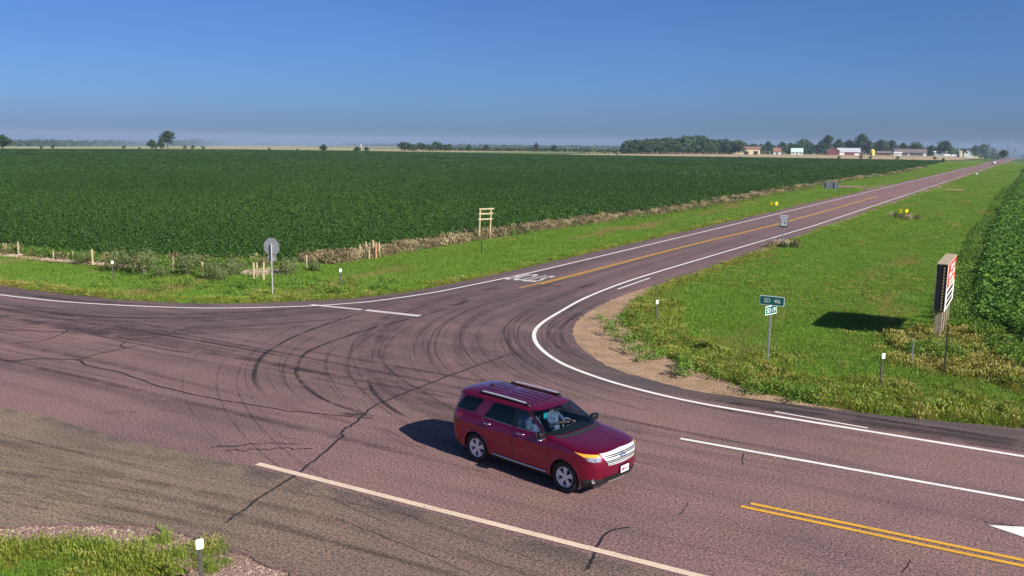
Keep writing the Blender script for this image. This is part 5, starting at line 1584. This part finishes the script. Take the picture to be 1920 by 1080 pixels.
# ------------------------------------------------------------------ far trees
M['bark'] = simple('bark', (.10, .075, .055), .9, col2=(.06, .045, .035), sc=4)
M['tree_dark'] = leafy('tree_leaf_dark', ((.026, .060, .018), (.040, .080, .022), (.018, .045, .015)), .2, .25)
M['tree_mid'] = leafy('tree_leaf_mid', ((.042, .085, .026), (.060, .105, .032), (.028, .062, .020)), .2, .25)
def tree_protos(seed, h, w, n, leaf, trunk_h, lobes, mat):
    """unit tree of height h: tapered trunk with limbs, crown of leaf faces gathered in uneven clumps"""
    r_ = np.random.default_rng(seed)
    C_ = []
    for k in range(lobes):
        a = r_.uniform(0, 6.283); d = w * .5 * r_.uniform(.15, .85); zc = lerp(trunk_h + .10 * h, h * .84, r_.random() ** .9)
        C_.append((d * math.cos(a) * (1.15 - .7 * zc / h), d * math.sin(a) * (1.15 - .7 * zc / h), zc, w * r_.uniform(.15, .33)))
    C_.append((0, 0, h * .86, w * .2))
    vs, fs = [], []
    for i in range(n):
        cx, cy, cz, rr_ = C_[r_.integers(len(C_))]
        d = r_.normal(0, 1, 3); d /= np.linalg.norm(d)
        c = np.array([cx, cy, cz]) + d * rr_ * np.array([1, 1, .78]) * (r_.random() ** .3 if r_.random() > .12 else r_.uniform(1, 1.45))
        nn_ = d + r_.normal(0, .45, 3); nn_ /= np.linalg.norm(nn_)
        t = np.cross(nn_, r_.normal(0, 1, 3)); t /= np.linalg.norm(t); b2_ = np.cross(nn_, t)
        s = leaf * r_.uniform(.6, 1.4); k = len(vs)
        vs += [tuple(c - t * s), tuple(c + b2_ * s * .7), tuple(c + t * s), tuple(c - b2_ * s * .7)]
        fs += [(k, k + 1, k + 2, k + 3)]
    cm = bpy.data.meshes.new('crown'); cm.from_pydata(vs, [], fs); cm.update(); cm.materials.append(mat)
    tb = MB()
    tb.tube([(0, 0, -.8), (0, 0, trunk_h), (.05 * w, .03 * w, h * .75)], [h * .032, h * .022, h * .006], 7)
    for cx, cy, cz, rr_ in C_[:6]:
        tb.tube([(0, 0, trunk_h * .9), (cx * .5, cy * .5, lerp(trunk_h, cz, .6)), (cx, cy, cz)], [h * .014, h * .009, h * .003], 5)
    tm = tb.mesh('trunk'); tm.materials.append(M['bark'])
    return cm, tm
TP = {'round': tree_protos(1, 10, 9.5, 1500, .46, 1.2, 12, M['tree_dark']), 'broad': tree_protos(2, 10, 12.5, 1700, .48, 1.0, 14, M['tree_mid']), 'tall': tree_protos(3, 10, 6.8, 1400, .36, 1.6, 14, M['tree_dark']),
      'belt': tree_protos(4, 10, 9.0, 1400, .46, .4, 14, M['tree_mid']), 'bush': tree_protos(5, 10, 13, 600, .5, .6, 8, M['tree_mid'])}
def tree(p_, h, kind, label, group=None, wide=1.0, name='tree'):
    o = empty(name, (p_[0], p_[1], tz(*p_) - .1), (p_[0] * 7.3 + p_[1]) % 6.28)
    o.scale = (h / 10 * wide, h / 10 * wide, h / 10)
    tag(o, label, 'bush' if name == 'bush' else 'tree', group)
    link('crown', TP[kind][0], o); link('trunk', TP[kind][1], o)
    return o
def size_at(p_, px_h):
    r_ = math.hypot(p_[0], p_[1])
    return px_h / FPX * r_
GROVE_M = [(-516.51, 704.58), (-462.52, 635.87), (-449.77, 624.42), (-450.26, 631.29), (-500.87, 705.86), (-549.26, 783.04), (-459.80, 660.06), (-465.00, 677.14), (-473.42, 693.61), (-469.89, 694.88), (-465.95, 695.53), (-446.37, 675.19), (-453.74, 692.51)]
BELT = [(-289.47, 715.09), (-290.66, 724.13), (-283.83, 717.96), (-290.30, 741.56), (-287.43, 744.10), (-278.91, 734.06), (-277.04, 740.32), (-277.92, 748.66), (-280.91, 767.23), (-271.71, 754.34), (-277.94, 782.45), (-268.71, 763.80), (-268.53, 776.48), (-265.47, 776.64), (-270.88, 803.98), (-262.26, 792.75), (-260.93, 798.26), (-259.46, 805.52), (-259.27, 816.48), (-254.23, 811.40), (-251.34, 816.55), (-247.04, 815.00), (-245.49, 822.02), (-245.11, 829.35), (-248.03, 853.62), (-247.47, 866.89), (-239.94, 851.84), (-239.51, 866.41), (-235.10, 864.31), (-228.44, 855.58), (-313.85, 774.86), (-318.24, 799.69), (-314.75, 802.02), (-313.84, 809.02), (-308.96, 807.64), (-313.78, 832.04), (-314.56, 848.91), (-311.87, 855.25), (-301.20, 836.74), (-302.06, 853.41), (-303.93, 872.66), (-295.76, 862.72), (-292.10, 866.23), (-292.80, 886.31), (-290.53, 889.76), (-280.83, 876.08), (-286.52, 907.21), (-285.88, 924.68), (-283.28, 929.04), (-278.46, 932.82), (-267.95, 912.22), (-271.69, 941.10), (-267.10, 945.25), (-265.86, 953.00), (-258.81, 950.03), (-252.31, 945.47)]
BELT_H = [21.7, 24.0, 23.2, 26.5, 24.9, 24.2, 25.6, 26.9, 28.0, 26.2, 25.6, 28.1, 29.0, 26.6, 27.4, 30.9, 31.2, 30.5, 31.7, 32.0, 27.3, 25.7, 25.9, 26.8, 25.9, 23.2, 24.3, 23.2, 23.5, 23.7, 19.2, 24.1, 26.0, 25.9, 24.6, 27.4, 25.6, 26.4, 26.1, 29.6, 28.0, 27.2, 28.8, 31.3, 30.9, 32.2, 32.2, 32.2, 26.4, 24.5, 24.7, 26.3, 25.9, 24.2, 23.1, 24.1]
for p_, ph, kd, lab, wd in (((-558.49, 464.00), 34, 'tall', 'tallest lone tree standing behind the soybeans at left', 1.25), ((-518.46, 417.32), 18, 'round', 'round tree left of the tallest lone tree', 1.1), ((-554.44, 454.35), 17, 'round', 'small tree tucked against the tallest lone tree', .9), ((-521.15, 314.56), 24, 'round', 'dark tree at the left end of the skyline', 1.4),
                            ((-427.60, 489.81), 14, 'round', 'small round tree alone past the middle of the soybean skyline', 1.1), ((-416.93, 514.11), 10, 'round', 'left of two small trees beside the pale silo', 1.5), ((-418.39, 526.46), 10, 'round', 'right of two small trees beside the pale silo', 1.0),
                            ((-489.48, 784.92), 13, 'round', 'small tree right of the middle grove', .95), ((-467.10, 781.88), 13, 'tall', 'narrow tree second right of the middle grove', 1.3), ((-405.90, 774.07), 19, 'tall', 'thin tall tree on the skyline above the timber frame', .75), ((-371.60, 745.06), 15, 'round', 'round tree left of the long shelterbelt', .95)):
    tree(p_, size_at(p_, ph), kd, lab, wide=wd)
for i, (p_, ph, w_) in enumerate((((-521.55, 338.82), 7, 'left of two clumps by the left tree'), ((-521.68, 346.62), 8, 'right of two clumps by the left tree'), ((-511.21, 389.68), 8, 'left of the round tree'), ((-511.38, 401.80), 5, 'just left of the round tree'), ((-508.34, 436.91), 8, 'first right of the tallest tree'), ((-512.30, 447.42), 9, 'second right of the tallest tree'), ((-517.19, 460.98), 8, 'third right of the tallest tree'),
                                  ((-471.06, 480.74), 6, 'below the far skyline left of centre'), ((-458.84, 496.97), 5, 'left of the lone round tree'), ((-246.49, 595.33), 5, 'at the left end of the stubble'), ((-270.39, 706.43), 7, 'before the shelterbelt'), ((-149.74, 563.66), 5, 'on the soybean edge below the cream shed'),
                                  ((-99.30, 622.31), 7, 'first on the field edge below the red barn'), ((-88.83, 645.38), 8, 'second on the field edge below the red barn'), ((-84.07, 655.89), 7, 'third on the field edge below the red barn'), ((-66.82, 656.35), 7, 'below the brown roofed house'), ((-45.93, 682.46), 7, 'below the grey trailer'), ((-34.00, 573.62), 8, 'at the far corner of the soybeans'))):
    tree(p_, size_at(p_, ph), 'bush', 'low bush on the far field edge, ' + w_, 'bushes on the far field edges', .9, 'bush')
rt_ = np.random.default_rng(5)
for k in range(13):                                            # grove in the middle
    tree(GROVE_M[k], size_at(GROVE_M[k], rt_.uniform(12, 18)), ('round', 'broad')[k % 2], 'tree of the low grove in the middle of the skyline', 'middle grove trees', 1.05)
for k in range(len(BELT)):                                     # shelterbelt
    p_ = BELT[k]
    tree(p_, size_at(p_, BELT_H[k]), ('belt', 'broad', 'round')[k % 3], 'tree of the long shelterbelt behind the stubble', 'shelterbelt trees', 1.0)
FT = (((-269.34, 1026.46), 21, 'round', 'tree behind the left end of the cream shed'), ((-263.32, 1048.73), 17, 'broad', 'tree behind the middle of the cream shed'), ((-250.17, 1063.57), 22, 'round', 'dark tree right of the cream shed'), ((-222.48, 1013.24), 23, 'tall', 'narrow tree behind the red roofed hut'), ((-224.08, 1061.96), 20, 'round', 'tree left of the pale green roofed house'), ((-208.59, 1056.54), 26, 'broad', 'broad tree behind the pale green roofed house'), ((-203.33, 1072.42), 20, 'round', 'tree right of the pale green roofed house'),
      ((-181.84, 1015.62), 24, 'round', 'tree left of the red barn'), ((-177.64, 1030.09), 36, 'tall', 'tall tree above the red barn'), ((-170.09, 1059.88), 27, 'round', 'dark tree behind the red barn roof'), ((-163.65, 1085.27), 25, 'broad', 'broad tree behind the long white roofed shed'), ((-148.90, 1078.86), 38, 'tall', 'tallest farm tree at the end of the white roofed shed'), ((-138.31, 1058.87), 25, 'round', 'tree above the yellow bin'), ((-129.82, 1089.49), 26, 'broad', 'pale broad tree above the low red shed'), ((-121.76, 1118.57), 27, 'tall', 'slim tree right of the low red shed'),
      ((-112.49, 1152.00), 22, 'tall', 'slim tree behind the left of the brown roofed house'), ((-97.47, 1146.07), 22, 'broad', 'broad tree behind the brown roofed house'), ((-78.42, 1102.69), 18, 'round', 'tree between the brown roofed house and the grey trailer'), ((-61.88, 1060.40), 26, 'broad', 'large dark spreading tree behind the grey trailer'), ((-48.35, 1554.22), 18, 'round', 'tree left of the white gabled house'), ((-46.40, 1893.20), 20, 'broad', 'broad tree beside the white gabled house'), ((-40.68, 2706.68), 15, 'round', 'dark tree where the road meets the skyline'), ((-6.23, 928.45), 14, 'broad', 'broad tree right of where the road meets the skyline'))
for p_, ph, kd, lab in FT:
    tree(p_, size_at(p_, ph), kd, lab, None, .95)
# far-off woods that read as one mass
def woods(name, label, segs, n, seed, leaf=1.6):
    r_ = np.random.default_rng(seed)
    vs, fs = [], []
    for i in range(n):
        (a, b, ha, hb) = segs[r_.integers(len(segs))]
        t = r_.random(); x_, y_ = lerp(a[0], b[0], t), lerp(a[1], b[1], t)
        rr_ = math.hypot(x_, y_)
        x_ += r_.normal(0, 12); y_ += r_.normal(0, 12)
        hh = lerp(ha, hb, t) / FPX * rr_ * (.72 + .28 * math.sin(t * 61 + seed) * math.sin(t * 23)) * (1 if r_.random() > .1 else 1.2)
        c = np.array([x_, y_, tz(x_, y_) + hh * r_.random() ** .6])
        nn_ = r_.normal(0, 1, 3); nn_[2] = abs(nn_[2]); nn_ /= np.linalg.norm(nn_)
        u = np.cross(nn_, r_.normal(0, 1, 3)); u /= np.linalg.norm(u); b2_ = np.cross(nn_, u)
        s = leaf * rr_ / 1500 * r_.uniform(.6, 1.4); k = len(vs)
        vs += [tuple(c - u * s), tuple(c + b2_ * s), tuple(c + u * s), tuple(c - b2_ * s)]
        fs += [(k, k + 1, k + 2, k + 3)]
    me = bpy.data.meshes.new(name); me.from_pydata(vs, [], fs); me.update()
    return tag(link(name, me, None, M['tree_dark']), label, 'woods', kind='stuff')
woods('far_woods', 'long hazy wood on the skyline at far left', [((-1653.60, 1006.75), (-2210.44, 1515.32), 11, 10), ((-2210.44, 1515.32), (-4693.75, 3624.63), 10, 8), ((-4693.75, 3624.63), (-9332.80, 7635.15), 8, 5)], 5200, 1)
woods('far_woods', 'hazy strip of wood right of the tallest lone tree', [((-3184.77, 2675.07), (-4854.33, 4286.85), 9, 12), ((-4854.33, 4286.85), (-9669.86, 8953.96), 11, 6)], 2200, 2)
woods('far_woods', 'thin bluish line of woods along the central skyline', [((-116000.24, 107415.39), (-5893.64, 7016.79), 3, 4), ((-5893.64, 7016.79), (-1749.56, 2696.95), 5, 5), ((-1749.56, 2696.95), (-934.31, 2304.73), 6, 6)], 6500, 3, 1.2)
woods('hedgerow', 'broken dark hedgerow beyond the soybeans right of the middle grove', [((-570.39, 873.59), (-489.82, 876.00), 6, 7), ((-489.82, 876.00), (-329.06, 805.30), 8, 9)], 4200, 4, 1.2)
woods('far_woods', 'bluish woods at the far right end of the skyline', [((-43.74, 1898.96), (84.39, 35801.75), 11, 12), ((-42.07, 19138.06), (88.67, 2092.21), 13, 12)], 3800, 6, 1.5)
woods('farm_thicket', 'dark thicket filling the gaps behind the farm buildings', [((-271.90, 984.24), (-188.06, 1125.89), 17, 19), ((-195.17, 1096.58), (-80.82, 1266.22), 19, 15), ((-74.49, 1167.94), (-43.61, 2106.54), 9, 9)], 9000, 7, 1.4)

# ------------------------------------------------------------------ farm buildings
M['cream_wall'] = simple('cream_steel', (.66, .58, .36), .7, col2=(.58, .50, .31), sc=.4)
M['red_roof'] = simple('rusty_red_roof', (.20, .085, .065), .7, col2=(.27, .14, .10), sc=.5)
M['red_wall'] = simple('barn_red', (.20, .055, .06), .8, col2=(.16, .05, .055), sc=.6)
M['white_wall'] = simple('white_siding', (.76, .76, .74), .7, col2=(.66, .66, .65), sc=.6)
M['grey_roof'] = simple('pale_metal_roof', (.52, .53, .55), .5, .2, col2=(.44, .45, .48), sc=.5)
M['brown_roof'] = simple('brown_shingle', (.16, .125, .12), .9, col2=(.12, .10, .10), sc=1)
M['mint_roof'] = simple('pale_green_roof', (.50, .60, .56), .6, col2=(.42, .52, .48), sc=1)
M['dark_open'] = simple('dark_opening', (.02, .02, .025), .8)
M['tan_wall'] = simple('tan_concrete', (.42, .35, .26), .9, col2=(.34, .28, .21), sc=.8)
M['yellow_wall'] = simple('yellow_paint', (.70, .52, .10), .7)
def gable(name, label, p_, L, D, eave, ridge, wall, roof, rz=0, doors=(), windows=(), cat='building'):
    """gabled building, ridge along local x; front is local -y"""
    o = empty(name, (p_[0], p_[1], tz(*p_)), rz); tag(o, label, cat)
    q = MB(); q.add([(x, y, z) for z in (-1, eave) for x, y in ((-L / 2, -D / 2), (L / 2, -D / 2), (L / 2, D / 2), (-L / 2, D / 2))] + [(-L / 2, 0, ridge), (L / 2, 0, ridge)],
                    [(0, 1, 5, 4), (1, 2, 6, 9, 5), (2, 3, 7, 6), (3, 0, 4, 8, 7)]); q.build('wall', M[wall], o)
    e = .5
    for s_ in (-1, 1):
        k = (ridge - eave) / (D / 2)
        a = [(-L / 2 - e, s_ * (D / 2 + e), eave - e * k + .08), (L / 2 + e, s_ * (D / 2 + e), eave - e * k + .08), (L / 2 + e, 0, ridge + .1), (-L / 2 - e, 0, ridge + .1)]
        q = MB(); q.add(a + [(x, y, z + .18) for x, y, z in a], [(0, 1, 2, 3), (7, 6, 5, 4), (0, 4, 5, 1), (1, 5, 6, 2), (2, 6, 7, 3), (3, 7, 4, 0)]); q.build('roof_slope', M[roof], o)
    for x, w, h, m_ in doors:
        q = MB(); q.box((x, -D / 2 - .04, h / 2), (w, .08, h)); q.build('door', M[m_], o)
    for x, w, z, h in windows:
        q = MB(); q.box((x, -D / 2 - .04, z), (w, .08, h)); wo_ = q.build('window', M['dark_open'], o)
        q = MB(); q.box((x, -D / 2 - .06, z - h / 2 - .1), (w + .3, .12, .15)); q.build('sill', M['white_wall'], wo_)
    return o
gable('machine_shed', 'long cream shed with a rusty red roof before the shelterbelt', (-228.56, 883.36), 26, 10, 5.6, 7.6, 'cream_wall', 'red_roof', R(14), ((9, 4.0, 3.6, 'dark_open'), (0, 4.5, 3.4, 'dark_open'), (-8, 4.5, 3.6, 'cream_wall')))
gable('farm_hut', 'small white hut with a red roof right of the cream shed', (-209.71, 933.23), 7, 6, 3.4, 6.8, 'white_wall', 'red_roof', R(10), ((0, 1.6, 2.2, 'dark_open'),))
gable('farmhouse', 'house with a pale green pyramid roof among the farm trees', (-189.46, 930.68), 11, 10, 3.0, 6.6, 'white_wall', 'mint_roof', R(12), ((0, 1.2, 2.1, 'dark_open'),), ((-3.5, 1.4, 1.8, 1.2), (3.5, 1.4, 1.8, 1.2)))
gable('barn', 'red barn with a pale gable roof at the left of the farmyard', (-159.47, 961.52), 15, 12, 4.6, 8.2, 'red_wall', 'grey_roof', R(100), ((0, 3.6, 3.6, 'dark_open'),))
gable('long_shed', 'long shed with a white roof joined right of the red barn', (-147.95, 981.49), 22, 12, 3.6, 7.4, 'red_wall', 'grey_roof', R(14), ((-7.5, 6.5, 3.6, 'white_wall'), (8, 4.5, 2.2, 'white_wall')))
gable('low_shed', 'low red shed left of the brown roofed house', (-123.31, 1067.45), 15, 6, 2.6, 4.6, 'red_wall', 'brown_roof', R(10), ((3, 2.4, 2.2, 'dark_open'),))
gable('ranch_house', 'long house with a brown roof and white end wall', (-98.51, 1087.99), 33, 12, 3.4, 7.2, 'brown_roof', 'brown_roof', R(10), ((-2, 1.4, 2.2, 'white_wall'), (14.5, 3.2, 3.2, 'white_wall')), ((-9, 2.2, 1.9, 1.3), (-5, 1.6, 1.9, 1.3), (3, 2.2, 1.9, 1.3), (8, 1.6, 1.9, 1.3)))
gable('box_shed', 'bright white box shed at the left end of the brown roofed house', (-105.66, 1034.30), 8, 4, 3.3, 3.9, 'white_wall', 'white_wall', R(6), ((0, 2.2, 2.4, 'white_wall'),))
gable('house', 'white gabled house among trees left of the road end', (-44.20, 1189.82), 9, 10, 4.6, 9.4, 'white_wall', 'grey_roof', R(95), ((0, 1.2, 2.1, 'dark_open'),), ((-3, 1.1, 2.2, 1.2), (3, 1.1, 2.2, 1.2)))
gable('trailer_home', 'pale grey trailer home below the large spreading tree', (-67.75, 1087.92), 13, 4.5, 4.4, 5.2, 'grey_roof', 'white_wall', R(8), ((4, 1.1, 2.2, 'dark_open'),), ((-3, 1.5, 2.6, 1.0), (0, 1.5, 2.6, 1.0)))
def bin_(name, label, p_, r_, h, cap, wall, roof):
    o = empty(name, (p_[0], p_[1], tz(*p_))); tag(o, label, 'silo')
    MB().lathe([(r_, -1), (r_, h)], 24, 'z').build('wall', M[wall], o, True)
    MB().lathe([(r_ * 1.05, h), (r_ * .12, h + cap), (0, h + cap)], 24, 'z').build('roof', M[roof], o)
    q = MB(); q.box((0, -r_ - .03, 1.1), (1.0, .1, 2.0)); q.build('hatch', M['dark_open'], o)
    return o
bin_('grain_bin', 'small yellow grain bin right of the white roofed shed', (-132.72, 1045.43), 2.6, 5.2, 1.6, 'yellow_wall', 'yellow_wall')
bin_('silo', 'squat tan silo left of the white gabled house', (-50.41, 1112.81), 3.0, 6.4, .8, 'tan_wall', 'tan_wall')
bin_('silo', 'tiny pale silo on the skyline left of the middle grove', (-1164.94, 1448.67), 1.3, 6.5, 1.2, 'grey_roof', 'grey_roof')
# white machines parked in the yard
def parked(label, p_, L, H, cab):
    o = empty('parked_truck', (p_[0], p_[1], tz(*p_)), R(8)); tag(o, label, 'truck', 'white trucks in the farmyard')
    MB().box((0, 0, H * .5 + .5), (L, 2.3, H), bevel=.15).build('body', M['white_wall'], o)
    MB().box((cab * (L / 2 + .9), 0, 1.3), (1.8, 2.1, 1.7), bevel=.3).build('cab', M['white_wall'], o)
    MB().box((cab * (L / 2 + 1.1), 0, 1.75), (1.0, 2.14, .6), bevel=.1).build('cab_window', M['dark_open'], o)
    for x in (-L / 3, L / 3):
        for y in (-1.05, 1.05):
            MB().lathe([(0, -.15), (.45, -.15), (.5, 0), (.45, .15), (0, .15)], 14, 'y', (x, y, .5)).build('wheel', M['tyre'], o)
parked('white box truck parked right of the grey trailer home', (-56.00, 993.47), 6, 2.6, 1)
parked('white truck parked left of the tan silo', (-51.39, 1026.17), 5, 2.2, -1)

# ------------------------------------------------------------------ summer haze: one closed box of thin air round the whole place
hz = MB(); hz.box((-1000, 3000, -12), (10600, 7400, 110))
m, nt, b, o = new_mat('summer_haze')
nt.nodes.remove(b)
pv = nt.nodes.new('ShaderNodeVolumePrincipled')
pv.inputs['Color'].default_value = (.48, .62, .86, 1)
pv.inputs['Density'].default_value = .00012
pv.inputs['Anisotropy'].default_value = 0.0
nt.links.new(pv.outputs[0], o.inputs['Volume'])
tag(hz.build('haze', m), 'thin blue summer haze over the fields', 'haze', kind='stuff')
